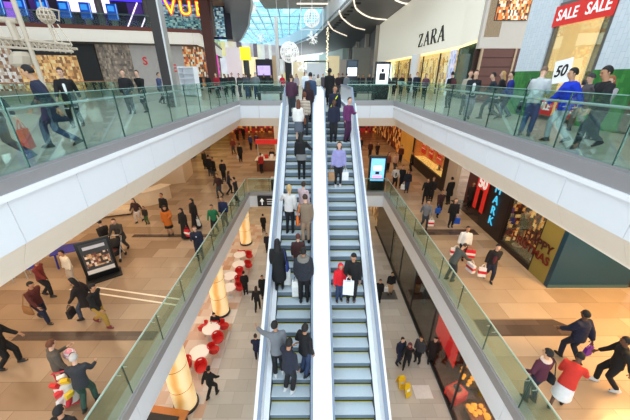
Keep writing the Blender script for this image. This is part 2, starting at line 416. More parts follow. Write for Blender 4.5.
def shop_window(tag_n, y0, y1, z0, z1, depth, back, floor_c, x=WX, frame=m_frame, glass=True, side=1):
    """shop window in a wall facing -x: frame, glass and lit box behind"""
    s = MB(); f = .09
    s.box(x+.02,x+.14,y0,y0+f,z0,z1); s.box(x+.02,x+.14,y1-f,y1,z0,z1); s.box(x+.02,x+.14,y0+f,y1-f,z1-f,z1); s.box(x+.02,x+.14,y0+f,y1-f,z0,z0+f)
    w = struct('window_%s' % tag_n, s, frame)
    if glass:
        g = MB().box(x+.07,x+.085,y0+f,y1-f,z0+f,z1-f).build('window_pane',m_pane,w,False)
    s = MB(); s.mat(0).box(x+depth,x+depth+.1,y0,y1,z0,z1); s.mat(1).box(x+.14,x+depth,y0,y1,z0-.06,z0)
    s.mat(0).box(x+.14,x+depth,y0-.08,y0,z0,z1); s.mat(0).box(x+.14,x+depth,y1,y1+.08,z0,z1); s.mat(0).box(x+.14,x+depth,y0,y1,z1,z1+.06)
    struct('wall_window_box_%s' % tag_n, s, [back,floor_c])
m_pane = glass_mat('shop glass',(250,252,250),.5)
shop_window('sale', 9.66,11.9,11.2,14.85,1.5, M((255,226,172),.6,emit=.55,vary=.03,name='lit cream backdrop'), M((220,200,170),.5))
shop_window('near', 3.0,8.22,11.25,14.85,2.2, M((170,130,90),.6,emit=.25,vary=.3,scale=1.5,name='warm shop interior'), M((150,120,90),.5), frame=M((110,80,56),.5))
area_lamps = []
t = thing('sale_sign','red SALE SALE banner across the top of the right shop window','banner',(WX-.03,10.78,14.45))
MB().box(-.012,.0,-1.16,1.16,-.3,.3).build('banner_sheet',m_red,t,False)
for yy in (.58,-.58): lettering('word_sale','SALE',.44,face_mt((-.02,yy,0),(0,-1,0)),m_wht,t,.004,.008,1.02,.92)
t = thing('sale_sign','red SALE band low across the shop window behind the queue','banner',(WX-.03,10.65,11.6))
for k,yy in enumerate((.5,-.52)):
    MB().box(-.012,0,yy-.44,yy+.44,-.28,.28).build('band_panel',m_red,t,False); lettering('word_sale','SALE',.34,face_mt((-.02,yy,0),(0,-1,0)),m_wht,t,.004,.01,1.,.9)
t = thing('discount_sign','tilted white placard reading 50 in the right shop window','sign',(WX-.06,10.78,12.74))
MB().rbox((0,0,0),(.02,.72,.72),0,R(-8)).build('placard_board',m_wht,t,False)
lettering('number_fifty','50',.5,face_mt((-.016,.02,0),(0,-math.cos(R(8)),-math.sin(R(8))*-1),(0,math.sin(R(8))*-1,math.cos(R(8)))),m_blk,t,.004,.012)
t = thing('display_mirror','tall grey hanging mirror panel inside the cream shop window','mirror',(WX+1.2,11.0,12.3))
MB().box(-.03,.03,-.3,.3,0,2.3).build('mirror_frame',M((60,60,58),.5),t,False); MB().box(-.04,-.03,-.22,.22,.12,2.2).build('mirror_glass',M((150,156,156),.15,.8),t,False)
t = thing('display_tree','bare pale twig tree standing inside the cream sale window','tree',(WX+.72,10.3,11.2))
random.seed(3); s = MB(); s.tube([(0,0,0),(.03,.02,1.),(-.02,0,2.)],[.03,.025,.012],6); s.build('trunk',M((150,130,110),.7),t)
s = MB()
for k in range(34):
    z = random.uniform(.5,2.1); a = random.uniform(0,6.28); l = random.uniform(.3,.6)
    p = Vector((0,0,z)); q = p+Vector((math.cos(a)*l*.5,math.sin(a)*l*.5,random.uniform(.05,.5))); e = q+Vector((random.uniform(-.1,.1),random.uniform(-.08,.08),random.uniform(.05,.3)))
    s.tube([p,q,e],[.012,.008,.004],5)
s.build('twigs',M((170,148,124),.7),t)
# cross wall with shutters beyond the pilaster
CY = 18.5
struct('wall_right_cross', MB().box(9.2,13,CY,CY+.3,14.0,18.6), M((206,194,182),.6,vary=.02))
struct('wall_right_cross_back', MB().box(9.2,13,CY+.25,CY+.4,UP,14.0), M((60,36,28),.6))
t = thing('roller_shutter','brown panelled shutter closing the shop beyond the white pilaster','shutter',(11.2,CY,UP))
m_brown = M((98,52,38),.5,vary=.15,scale=3); m_tan = M((190,160,128),.5)
for (x0,x1) in ((-1.7,.1),(.2,1.7)):
    s = MB()
    for k in range(6): s.box(x0,x1,0,.12,.05+k*.47,.05+k*.47+.44)
    s.build('slat_panel',m_brown,t,False)
for x0 in (-1.8,.1,1.7): MB().box(x0,x0+.1,-.04,.12,0,2.85).build('post',m_tan,t,False)
t = thing('fashion_poster','orange lit fashion poster high on the cream wall beyond the pilaster','poster',(10.6,CY-.02,16.2))
MB().box(-.9,.9,-.03,0,-.9,.9).build('poster_frame',M((60,50,40),.5),t,False)
MB().box(-.86,.86,-.04,-.03,-.86,.86).build('poster_print',display_mat('orange print',[(214,120,40),(120,66,30),(236,190,130),(60,34,22),(240,220,190),(200,104,34)],6,.6),t,False)

# lit fascia box of the corner fashion shop, lettered
m_zbox = M((246,240,222),.5,emit=.28,vary=.02,scale=.3,name='lit cream sign box')
m_gold = M((246,206,120),.5,emit=.9,vary=.25,scale=.8,name='gold lit interior')
zp = [(9.35,18.5),(10.5,24.0),(10.5,54.),(11.6,54.),(11.6,24.2),(10.2,18.5)]
s = MB().prism(zp,14.55,20.0)
t = thing('fashion_shop_sign','big cream lit sign box with black serif ZARA lettering','shop sign',(0,0,0)); s.build('sign_box',m_zbox,t,False)
s = MB()
def seg(a,b,w,h=None): # stroke in (u,v)
    a = Vector((a[0],a[1],0)); b = Vector((b[0],b[1],0)); d = (b-a).normalized(); n = Vector((-d.y,d.x,0))*w/2
    return [a-n,b-n,b+n,a+n]
glyphs = {'Z':[seg((.04,.96),(.7,.96),.07),seg((.06,.04),(.74,.04),.07),seg((.62,.95),(.12,.05),.17),seg((.05,.98),(.05,.78),.04),seg((.74,.02),(.74,.24),.04)],
 'A':[seg((.08,.0),(.42,1.),.06),seg((.42,1.),(.76,0),.17),seg((.2,.34),(.62,.34),.05),seg((-.02,.02),(.2,.02),.05),seg((.62,.02),(.92,.02),.05)],
 'R':[seg((.16,0),(.16,1.),.17),seg((.0,.02),(.32,.02),.05),seg((.0,.98),(.5,.98),.05),seg((.5,.98),(.64,.86),.08),seg((.63,.9),(.63,.62),.14),seg((.63,.62),(.46,.5),.08),seg((.2,.5),(.5,.5),.05),seg((.4,.5),(.74,.03),.16),seg((.7,.02),(.88,.02),.05)]}
zx = 0
for ch,adv in (('Z',1.02),('A',1.06),('R',1.04),('A',1.)):
    g = MB(); sc_ = 1.3
    for q in glyphs[ch]:
        vs = [((WXZ:=10.47)-.03, 33.4-(zx+p.x)*1.62, 15.2+p.y*1.12) for p in q]
        vb = [(10.5,p[1],p[2]) for p in vs]
        g._add(vs+vb,[(0,1,2,3),(7,6,5,4),(0,4,5,1),(1,5,6,2),(2,6,7,3),(3,7,4,0)])
    g.build('letter',m_blk,t,False); zx += adv
struct('wall_sign_top', MB().prism([(9.6,18.6),(10.8,24.),(10.8,54),(12.4,54),(12.4,18.6)],20.0,20.3), m_frame)
struct('trim_sign_light', MB().prism([(9.45,18.7),(10.6,24.05),(10.6,53.8),(11,53.8),(11,24.),(9.9,18.7)],14.42,14.55), M((255,224,160),.5,emit=1.5,vary=.01))
# glazed front under the sign: warm interior
struct('wall_fashion_interior', MB().box(13.,13.1,18.9,54,UP,14.5), display_mat('clothes rails',[(246,204,110),(250,222,150),(180,130,60),(252,236,190),(120,84,50),(230,180,90)],2.6,.7,stretch=(1,1,.5)))
struct('ceiling_fashion_shop', MB().box(10.7,13.1,18.9,54,14.35,14.42), m_gold)
struct('window_fashion_front', MB().box(10.75,10.77,24.2,54,UP,14.4), m_pane)
struct('window_fashion_return', MB().prism([(9.5,18.7),(10.55,24.),(10.58,24.),(9.53,18.7)],UP,14.42), glass_mat('grey return glass',(150,168,164),.8))
struct('wall_fashion_return_back', MB().prism([(10.4,18.9),(11.2,24),(11.25,24),(10.5,18.9)],UP,14.42), M((128,146,140),.5))
for k,y in enumerate((27.8,32.,36.4,41.,46.)):
    struct('trim_mullion_%d' % k, MB().box(10.7,10.8,y,y+.08,UP,14.4), m_gdark)
struct('wall_column_fashion', MB().lathe([(.42,0),(.42,3.3)],(9.75,31.2,UP),20), m_white, True)
t = thing('lilac_poster','pale lilac poster on the glass corner under the cream sign box','poster',(10.42,24.,UP+.05))
MB().box(-.05,.0,-.1,.95,0,3.15).build('poster_sheet',display_mat('lilac print',[(206,214,236),(186,196,228),(226,216,240),(160,170,214),(216,228,244)],2.5,.35),t,False)
# dark shops further along the right and their pale columns
s = MB().box(10.9,12,54.5,98,UP,20.1); struct('wall_right_far_shops', s, display_mat('dark shopfronts',[(34,30,30),(52,42,38),(28,26,28),(84,58,44),(40,36,36),(24,24,28)],.28,.15))
for k,(y,wd) in enumerate(((55,.8),(66,.9),(80,1.),(97,1.2))):
    struct('wall_column_far_%d' % k, MB().box(10.2,11.,y,y+wd,UP,20.1), M((214,206,192),.6))
struct('wall_right_far_green', MB().prism([(8.6,99),(11,98),(11,120),(2,130)],UP,20.1), M((150,166,156),.5,emit=.15))

# ---------------------------------------------------------------- roofs: curved grey soffit, white rim, skylight
m_soff = M((118,116,118),.5,.2,vary=.05,scale=.3,name='grey soffit'); m_rim = M((238,244,248),.5,vary=.02)
inner = [(4.6,30),(4.2,36),(3.3,44),(2.2,52),(.2,69.4),(-6.6,91.5),(-12.4,105.),(-22.1,123.5),(-37.6,150.)]
outer = [(12.5,30),(12.,39.6),(12,48),(12,56),(12,75),(11,101.),(-10.4,142),(-22.7,168),(-43.7,192)]
s = MB(); 
for (a,b),(c,d) in zip(zip(inner,inner[1:]),zip(outer,outer[1:])): s.prism([a,b,d,c],20.1,20.5)
struct('ceiling_soffit_right', s, m_soff)
s = MB()
for a,b in zip(inner,inner[1:]): s.prism([a,b,(b[0]+.25,b[1]+.1),(a[0]+.25,a[1]+.1)],20.0,22.7)
struct('trim_rim_right', s, m_rim)
m_arc = M((255,240,220),.5,emit=1.2,vary=.01)
for k,pts in enumerate(([(4.3,37.9),(5.4,43.1),(7.9,48.2),(10.6,49.9)],[(3.2,43.7),(4.1,48.9),(6.6,56.6),(9.,60.)],[(2.1,51.7),(3.5,60.4),(6.7,68.7)],[(8.8,37.9),(10.3,39.5),(12.,39.5)])):
    pts = [Vector((p[0],p[1],20.04)) for p in pts]; fine = []
    for i in range(len(pts)-1):
        p0 = pts[max(i-1,0)]; p1 = pts[i]; p2 = pts[i+1]; p3 = pts[min(i+2,len(pts)-1)]
        for j in range(5):
            t_ = j/5; fine.append(.5*((2*p1)+(p2-p0)*t_+(2*p0-5*p1+4*p2-p3)*t_*t_+(3*p1-p0-3*p2+p3)*t_**3))
    fine.append(pts[-1]); struct('trim_arc_light_%d' % k, MB().tube(fine,.085,6), m_arc)
random.seed(5)
slotm = MB().box(-.35,.35,-.3,.3,-.08,.02).mesh('air_slot',m_black,False)
for k in range(16):
    y = 33+k*2.2; x = 4.9-(y-33)*.085
    o = bpy.data.objects.new('ceiling_vent',slotm); C.objects.link(o); o.location = (x+.6,y,20.08); o['kind'] = 'structure'
# left soffit and tan bulkhead
linner = [(-6.2,36),(-7.1,40.7),(-8.8,48),(-10.4,55.2),(-15.4,73),(-22.5,94.5),(-34,130)]
louter = [(-9.4,36),(-10.4,40.7),(-12.4,48),(-14.5,55.3),(-19,73),(-27,105),(-40,140)]
s = MB()
for (a,b),(c,d) in zip(zip(linner,linner[1:]),zip(louter,louter[1:])): s.prism([a,b,d,c],20.1,20.6)
struct('ceiling_soffit_left', s, M((112,112,116),.45,.3,vary=.1,scale=.3))
s = MB()
for a,b in zip(linner,linner[1:]): s.prism([a,b,(b[0]-.25,b[1]-.1),(a[0]-.25,a[1]-.1)],20.0,22.7)
struct('trim_rim_left', s, m_rim)
struct('ceiling_tan_bulkhead', MB().prism([(-16,30),(-8,30),(-7,36),(-7.6,42),(-10,48),(-14.8,54),(-19,56)],20.7,21.2), M((196,166,142),.6,vary=.03))
struct('trim_bulkhead_stripe', MB().prism([(-16,44.5),(-8.2,44.5),(-9.3,47.),(-16,47.)],20.6,20.69), M((70,52,46),.5))
struct('wall_left_dark_column', MB().prism([(-12.3,37.2),(-11.3,37.2),(-11.3,38),(-12.3,38)],UP,24), M((92,46,36),.5))
# crossing ceiling with light lines, skylight behind
struct('ceiling_cross', MB().box(-8,5.2,44,57,22.6,23.), M((176,166,156),.5,vary=.1,scale=.4))
for k in range(3): struct('trim_cross_light_%d' % k, MB().box(-2.6,5,46+k*3.4,46.5+k*3.4,22.5,22.62), m_arc)
m_sky = glass_mat('skylight glass',(206,236,246),.4)
s = MB(); s.prism([(-60,57),(12,57),(12,75),(-5,170),(-60,170)],23.6,23.62); sk = struct('window_skylight', s, m_sky)
s = MB()
for k in range(30):
    x = -46+k*2.; s.prism([(x,57),(x+.16,57),(x-.16*0-9+.4,170),(x-9,170)],23.3,23.58)
for k in range(12):
    y = 60+k*9; s.box(-60,12,y,y+.22,23.35,23.55)
s.build('glazing_bars',M((226,238,244),.5,vary=.02),sk,False)
struct('wall_far_back', MB().prism([(-70,190),(20,118),(22,122),(-66,196)],UP,24), display_mat('distant shopfronts',[(250,240,214),(240,238,240),(214,206,206),(130,120,126),(252,248,240),(240,224,180),(228,232,238),(170,160,156)],.22,.55,stretch=(1,1,.6)))

# ---------------------------------------------------------------- upper left: cross wall of shops below the cinema storey
ca, cb, cc = Vector((-37,31.4)), Vector((-13.1,38.7)), Vector((-17.6,63))
du = (cb-ca).normalized(); nu = Vector((-du.y,du.x)) # nu points away from us
Lc = (cb-ca).length
def wpt(u, off=0.): p = ca+du*u+nu*off; return (p.x,p.y)
def wpoly(u0,u1,o0,o1): return [wpt(u0,o0),wpt(u1,o0),wpt(u1,o1),wpt(u0,o1)]
m_bl = M((246,240,226),.4,emit=.35,vary=.03,name='back lit panel'); m_rust = M((132,58,34),.4,vary=.1)
s = MB(); u = 0.
while u < Lc-.1:
    s.mat(0).prism(wpoly(u+.012,min(u+2.2,Lc)-.012,0,.15),15.75,17.05); u += 2.2
s.mat(1).prism(wpoly(0,Lc,.06,.3),15.7,17.05)
struct('trim_cinema_fascia', s, [m_bl,m_seam])
struct('trim_cinema_timber', MB().prism(wpoly(0,Lc,-.06,.3),17.05,17.42), m_rust)
e2 = (cc-cb).normalized(); n2 = Vector((-e2.y,e2.x))
def w2(u0,u1,o0,o1): return [tuple(cb+e2*a+n2*b) for a,b in ((u0,o0),(u1,o0),(u1,o1),(u0,o1))]
struct('trim_cinema_fascia_return', MB().prism(w2(0,25,0,.3),15.75,17.05), m_bl); struct('trim_cinema_timber_return', MB().prism(w2(0,25,-.06,.3),17.05,17.42), m_rust)
struct('floor_cinema', MB().prism([wpt(0,.3),wpt(Lc,.3),tuple(cc),tuple(cc+Vector((-22,4))),wpt(0,16)],16.9,17.1), m_gdark)
t = balustrade(wpt(0),wpt(Lc),17.3,2.2,2.2,'high glass balustrade of the cinema storey above the left shops',tuple(nu),1.25,1.2)
balustrade(tuple(cb+e2*.25),tuple(cc),17.3,2.2,2.2,'receding glass balustrade of the cinema storey past the corner',tuple(n2),1.25,1.2)
# cinema lobby: dark wall with purple and white light
m_lob = display_mat('cinema lobby',[(26,20,40),(40,26,70),(20,18,30),(70,40,120),(30,22,44),(22,18,30)],.7,.5)
struct('wall_cinema_back', MB().prism(wpoly(0,Lc+4,6,6.3),17.1,24), m_lob)
struct('wall_cinema_end', MB().prism([wpt(0,.3),wpt(0,6),wpt(.3,6),wpt(.3,.3)],17.1,24), m_gdark)
struct('ceiling_cinema', MB().prism(wpoly(-2,Lc+4,-4,6.5),23.2,23.5), M((40,34,44),.6))
m_pw = M((250,220,250),.5,emit=1.6,vary=.15,scale=.6); m_bp = M((70,50,230),.5,emit=1.4,vary=.2)
struct('trim_cinema_light_0', MB().prism(wpoly(10.0,15.2,5.8,5.98),19.4,21.4), m_pw)
struct('trim_cinema_light_1', MB().prism(wpoly(4.8,6.4,5.8,5.98),18.3,20.), M((150,90,220),.5,emit=1.,vary=.3))
struct('trim_cinema_light_2', MB().prism(wpoly(13,25,5.6,5.98),20.7,21.0), m_bp)
for k in range(3):
    p = [Vector(wpt(16.2+k*1.5,5.7)),Vector(wpt(18.2+k*1.5,5.7))]
    struct('trim_cinema_beam_%d' % k, MB().tube([(p[0].x,p[0].y,17.4),(p[1].x,p[1].y,20.6)],.07,6), m_pw)
for k,u in enumerate((14.9,19.6,26.5)):
    struct('wall_cinema_column_%d' % k, MB().lathe([(.36,0),(.36,6.2)],(*wpt(u,2.5),17.1),16), M((120,110,108),.5), True)
# blue ticket machines
m_bl1 = M((26,86,190),.35,emit=.35,vary=.15); m_bl2 = M((120,170,240),.3,emit=1.); m_bs = M((120,120,118),.5)
def ticket(u, lab):
    p = wpt(u,2.0); t = thing('ticket_machine',lab,'ticket machine',(p[0],p[1],17.1),math.atan2(du.y,du.x),'blue ticket machines in the cinema lobby')
    MB().box(-.28,.28,-.16,.16,0,1.1).build('pedestal',m_bs,t,False,.02)
    s = MB(); s.rbox((0,0,1.85),(1.05,.3,1.55),0,R(-8)); s.build('cabinet',m_bl1,t,True,.06)
    MB().rbox((.47,-.17,1.9),(.07,.05,1.45),0,R(-8)).build('light_strip',m_bl2,t,False)
    MB().rbox((-.05,-.2,2.15),(.6,.04,.5),0,R(-8)).build('screen',M((60,150,230),.2,emit=.8),t,False)
for k,(u,lab) in enumerate(((6.1,'leftmost blue ticket machine in the cinema lobby'),(8.0,'second blue ticket machine from the left in the lobby'),(9.9,'third blue ticket machine from the left in the lobby'),
    (11.8,'blue ticket machine just right of the white hanging decoration'),(13.7,'second blue ticket machine from the right in the lobby'),(16.2,'rightmost blue ticket machine beside the slanting light beams'))): ticket(u,lab)
# VUE sign
t = thing('cinema_sign','glowing orange VUE sign hanging over the cinema balcony','sign',(*wpt(Lc-2.6,-.4),19.25),math.atan2(du.y,du.x))
m_or = M((255,206,60),.4,emit=1.8,vary=.05); m_ro = M((236,66,24),.4,emit=1.1,vary=.05)
for k,(ch,x) in enumerate((('V',0.),('U',1.5),('E',2.95))):
    a = lettering('letter',ch,1.85,face_mt((x,0,0),(1,0,0)),m_ro,t,.06,.09); b = lettering('letter_face',ch,1.85,face_mt((x,-.09,0),(1,0,0)),m_or,a,.02,.0)
struct('trim_sign_hanger', MB().prism(wpoly(Lc-4.6,Lc-.4,-.34,-.28),20.5,20.6), m_black)
struct('wall_cinema_art', MB().prism(wpoly(Lc-4.5,Lc+3,3.,3.2),17.1,20.2), display_mat('blue mural',[(120,170,190),(60,96,120),(170,206,214),(40,60,80),(90,140,160),(200,220,220)],2.2,.4,stretch=(1,1,2.5)))
# shops under the balcony
def front(tid, u0, u1, mat, z0=UP, z1=15.72, o0=.6, o1=.8): return struct('wall_shop_%s' % tid, MB().prism(wpoly(u0,u1,o0,o1),z0,z1), mat)
front('a',0,6.5,display_mat('pale shelves',[(222,214,204),(180,150,120),(240,236,230),(150,110,80),(206,190,172),(120,90,70)],2.4,.35))
front('b',6.5,12.2,display_mat('warm gold display',[(226,182,116),(196,146,90),(240,206,148),(150,106,66),(214,166,104)],2.6,.5),z1=14.6)
front('b_head',6.5,12.2,M((30,26,28),.5),14.6)
struct('trim_shop_sign_bar', MB().prism(wpoly(8.6,10.8,.5,.58),15.0,15.2), M((230,228,220),.5,emit=.6))  # plain glowing bar added in place of the shop sign's lettering
front('c',12.2,14.0,M((22,20,22),.5),o0=.1)
front('d',14.0,17.4,display_mat('mirror and shelves',[(130,118,106),(156,140,122),(104,94,86),(176,160,138),(140,126,112)],3,.3))
front('e',17.4,22.8,M((190,184,178),.5,emit=.15,vary=.12,scale=2),o0=.2)
front('f',22.8,25.2,display_mat('orange display',[(214,130,60),(120,84,60),(236,190,130),(90,70,60),(190,90,40),(230,220,200)],3,.45))
for k,(ch,u,z,m) in enumerate((('S',18.7,14.1,m_red),('A',20.0,13.7,M((214,206,196),.5)),('L',20.8,14.1,M((236,216,160),.5)),('E',21.6,13.4,m_red))):
    o = lettering('sale_letter',ch,1.1,face_mt((*wpt(u,.1),z),(du.x,du.y,0)),m,None,.02,.02)
    o['label'] = ['red letter S on the grey shop window at upper left','grey letter A on the grey shop window at upper left','cream letter L on the grey shop window at upper left','red letter E low on the grey shop window at upper left'][k]; o['category'] = 'letter'; o['group'] = 'SALE letters on the grey window'
struct('wall_shop_return', MB().prism(w2(.6,25,.5,.7),UP,15.72), display_mat('return shops',[(150,120,92),(70,54,46),(214,190,150),(44,36,36),(120,90,70),(190,160,120)],1.6,.35))
struct('wall_shop_behind', MB().prism([(-24,75),(-8,90),(-8.5,91),(-24.5,76)],UP,20), display_mat('left far shops',[(250,236,206),(236,228,232),(244,226,160),(120,104,112),(250,246,240),(200,186,184),(240,232,220)],.34,.6,stretch=(1,1,.7)))
struct('trim_magenta_strip', MB().box(-14.4,-13.6,46,46.3,UP,15.3), M((206,60,170),.5,emit=1.2,vary=.3,scale=2))
struct('wall_magenta_pier', MB().box(-15.4,-14.4,46,46.5,UP,20), M((150,150,156),.4,.3))
struct('ceiling_left_head', MB().prism([(-38,29),(-13,37),(-17.5,63),(-40,63)],15.72,15.76), M((120,110,100),.6))

# unseen roofs added to darken the upper walkways, and stalls at the back of the concourse
struct('ceiling_shade_left', MB().prism([(-40,-4),(-9,-4),(-9,22),(-12,30),(-16,30.5),(-40,30.5)],23.4,23.7), M((150,142,136),.6,vary=.04))
struct('ceiling_shade_right', MB().prism([(7.2,-4),(13.5,-4),(13.5,30),(7.2,30)],20.35,20.6), M((150,142,136),.6,vary=.04))
struct('wall_left_outer', MB().box(-38.4,-38,-4,32,UP,23.4), M((120,104,92),.6,vary=.2,scale=.5))
for k,(x0,x1,y,z1,c,e) in enumerate(((-10.2,-8.1,46,15.0,(255,240,190),.7),(-8.1,-5.9,45,14.7,(34,26,40),0),(-5.9,-5.1,46,15.2,(214,186,150),.2),(-5.1,-4.75,44,19.5,(222,218,214),0),(-4.2,-3.3,47,15.2,(44,44,48),0),(-3.3,-1.5,50,14.6,(240,226,190),.4),(2.2,4.2,54,15.6,(236,218,176),.4),(4.2,6.0,52,15.0,(176,168,160),.1),(6.,8.6,50,16.5,(120,124,120),0),(-13.4,-10.2,50,16.5,(236,232,238),.45),(-1.5,2.2,66,15.0,(226,230,236),.4))):
    struct('wall_far_stall_%d' % k, MB().box(x0,x1,y,y+1.2,UP,z1), M(c,.5,emit=e,vary=.1,scale=1.2))
struct('trim_far_stall_light', MB().box(-7.9,-6.1,44.95,45,12.7,13.9), M((190,170,236),.5,emit=.9,vary=.3,scale=2))
struct('trim_far_stall_frame', MB().box(-1.6,2.3,49.9,50.,14.5,14.75).box(-1.6,-1.45,49.9,50,UP,14.5).box(2.15,2.3,49.9,50,UP,14.5), M((110,120,110),.5))
# ---------------------------------------------------------------- middle storey, right side shops (wall line x = 9.2)
MX = 9.2
m_olive = M((150,134,66),.5,vary=.12,scale=1.5); m_teal = M((0,58,82),.35,vary=.35,scale=.35,name='teal hoarding'); m_bei = M((214,196,176),.6,vary=.04)
m_dbr = M((38,24,20),.35,vary=.2); m_cyan = M((70,190,236),.4,emit=.75,vary=.02,name='cyan neon letters')
def wallx(tid, y0,y1,z0,z1,mat,x0=MX,th=.3): return struct('wall_mid_%s' % tid, MB().box(x0,x0+th,y0,y1,z0,z1), mat)
CT = 9.62
struct('wall_mid_teal_front', MB().box(MX,12.35,9.1,9.3,MID,CT), m_teal)
struct('baseboard_mid_teal', MB().box(MX-.02,12.37,9.07,9.1,MID,MID+.14), M((60,90,96),.4))
struct('wall_mid_teal_side', MB().box(12.35,12.55,9.1,12,MID,CT), M((30,22,20),.5)); struct('wall_mid_east', MB().box(17,17.2,-3,12,MID,CT), M((150,104,70),.5,vary=.3,scale=.6))
wallx('olive',9.3,10.2,MID,CT,m_olive)
shop_window('mid_display',10.2,12.5,MID+.12,CT-.3,1.3,display_mat('lit christmas goods',[(120,30,20),(250,170,80),(70,26,20),(255,206,130),(150,60,30),(40,20,18),(60,30,24)],4.5,.55),m_dbr,x=MX,frame=m_dbr)
wallx('display_base',10.2,12.5,MID,MID+.12,m_dbr)
wallx('dark_pier',12.5,14.5,MID,CT,m_dbr)
struct('wall_mid_doorway_back', MB().box(MX+.9,MX+1.1,14.5,18.,MID,CT), M((54,30,24),.5,vary=.3,scale=1.2))
wallx('doorway_head',14.5,18.,8.3,CT,m_dbr)
struct('floor_mid_doorway', MB().box(MX,MX+1.,14.5,18.,MID-.05,MID+.01), m_dark)
struct('door_1', MB().box(MX+.82,MX+.9,16.6,17.9,MID,8.0).box(MX+.76,MX+.82,16.62,16.68,6.0,6.5), M((92,36,28),.5,vary=.2))
wallx('beige_pier',18.,19.3,MID,CT,m_bei)
wallx('black_jamb',19.3,20.,MID,CT,M((22,18,18),.5))
wallx('window_base',20.,27,MID,MID+.75,M((34,20,16),.5))
shop_window('mid_posters',20.,27,MID+.75,CT-.4,1.2,M((206,120,50),.6,emit=.4,vary=.4,scale=1.,name='amber backdrop'),M((255,214,120),.5,emit=.9,vary=.05),x=MX,frame=m_dbr)
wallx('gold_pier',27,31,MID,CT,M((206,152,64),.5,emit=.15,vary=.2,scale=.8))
wallx('far_shops',31,45,MID,CT,display_mat('warm dark shops',[(120,50,30),(60,26,20),(200,120,50),(90,36,24),(236,170,90),(50,24,20)],1.8,.35))
struct('wall_mid_back', MB().box(-22,20,44,44.3,MID,CT), display_mat('red and gold displays',[(150,40,30),(90,40,26),(214,120,40),(60,30,24),(236,160,70),(180,30,34)],2.,.45))
# letters and posters
t = thing('shop_name_sign','vertical cyan PRIMARK lettering on the dark shop pier','shop sign',(MX-.04,13.45,MID+2.0))
for k,ch in enumerate('PRIMARK'):
    lettering('letter',ch,.62,face_mt((-.02,-.02*(k-3),1.95-k*.56+.2),(0,-1,0)),m_cyan,t,.02,.0)
t = thing('discount_banner','red banner with a big white 50 hanging in the dark doorway','banner',(MX-.06,14.75,MID+1.62))
MB().box(-.015,0,-.55,.55,.35,1.2).build('banner_sheet',m_red,t,False)
for yy in (-.36,.36): MB().box(-.015,0,yy-.17,yy+.17,-.85,.35).build('hanging_strip',m_red,t,False)
lettering('number_fifty','50',.8,face_mt((-.03,0,.72),(0,-1,0)),m_wht,t,.008,.03)
for k,(y,l) in enumerate(((21.6,'red sale poster nearest the beige pier in the amber window'),(23.3,'red sale poster in the middle of the amber window'),(25.,'farthest red sale poster in the amber window'))):
    t = thing('window_poster',l,'poster',(MX+.3,y,MID+1.5),0,'red posters in the amber window')
    MB().box(-.012,0,-.55,.55,0,2.1).build('poster_sheet',M((226,44,30),.5,emit=.6),t,False)
    for zz,hh in ((1.5,.22),(1.1,.16),(.7,.22),(.35,.1)): MB().box(-.02,-.012,-.38,.38,zz,zz+hh).build('printed_bar',M((250,190,150),.5,emit=.5),t,False)
t = thing('window_lettering','HAPPY CHRISTMAS lettering low on the display window glass','lettering',(MX-.03,10.55,MID+1.1))
lettering('word_happy','HAPPY',.52,face_mt((-.01,-.35,.32),(0,-1,0)),M((70,20,14),.5),t,.006,.015)
lettering('word_christmas','CHRISTMAS',.5,face_mt((-.01,.15,-.16),(0,-1,0)),M((110,24,16),.5),t,.006,.015)
# ---------------------------------------------------------------- middle storey, left side
m_creamw = M((226,206,180),.5,vary=.03)
struct('wall_mid_left_kiosk', MB().prism([(-12.6,20.6),(-10.1,21.6),(-10.4,24),(-13,23)],MID,8.9), m_creamw)
struct('wall_mid_left', MB().box(-16.2,-16,-3,24,MID,CT), display_mat('soft shopfronts',[(236,220,196),(214,190,160),(240,228,208),(190,160,130),(228,206,176),(206,180,150)],.5,.2))
struct('wall_mid_left_far', MB().box(-13,-12.8,24,44,MID,CT), display_mat('gold shopfronts',[(190,140,50),(120,90,40),(236,200,90),(70,60,36),(214,160,60),(150,160,110)],2,.4))
for k,y in enumerate((25.5,29.,33.5)): struct('wall_mid_pier_%d' % k, MB().box(-12.8,-12.2,y,y+.5,MID,CT), M((60,36,26),.5))
t = thing('reception_counter','long curved cream counter on the middle storey at left','counter',(-11.8,18.4,MID))
def arc(r0,r1,a0,a1,n=14): return [(r1*math.cos(R(a0+(a1-a0)*i/n)),r1*math.sin(R(a0+(a1-a0)*i/n))) for i in range(n+1)]+[(r0*math.cos(R(a1-(a1-a0)*i/n)),r0*math.sin(R(a1-(a1-a0)*i/n))) for i in range(n+1)]
MB().prism([(x*.9,y*.9+.4) for x,y in arc(1.6,2.3,-165,-10)],0,.95).build('counter_body',m_creamw,t,False)
MB().prism([(x*.9,y*.9+.4) for x,y in arc(1.52,2.4,-167,-8)],.95,1.0).build('counter_top',M((240,226,206),.35),t,False)
MB().prism([(x*.9,y*.9+.4) for x,y in arc(1.9,2.1,-150,-60)],1.0,1.25).build('counter_screen',M((40,28,24),.4),t,False)
t = thing('sofa_bench','low cream bench in front of the curved counter at left','bench',(-12.6,15.6,MID),R(18))
MB().box(-1.6,1.6,-.4,.4,.12,.44).build('seat',m_creamw,t,True,.04); MB().box(-1.6,1.6,.32,.44,.44,.8).build('backrest',m_creamw,t,True,.03)
for x in (-1.4,1.4): MB().box(x-.08,x+.08,-.3,.3,0,.12).build('leg',m_gdark,t,False)
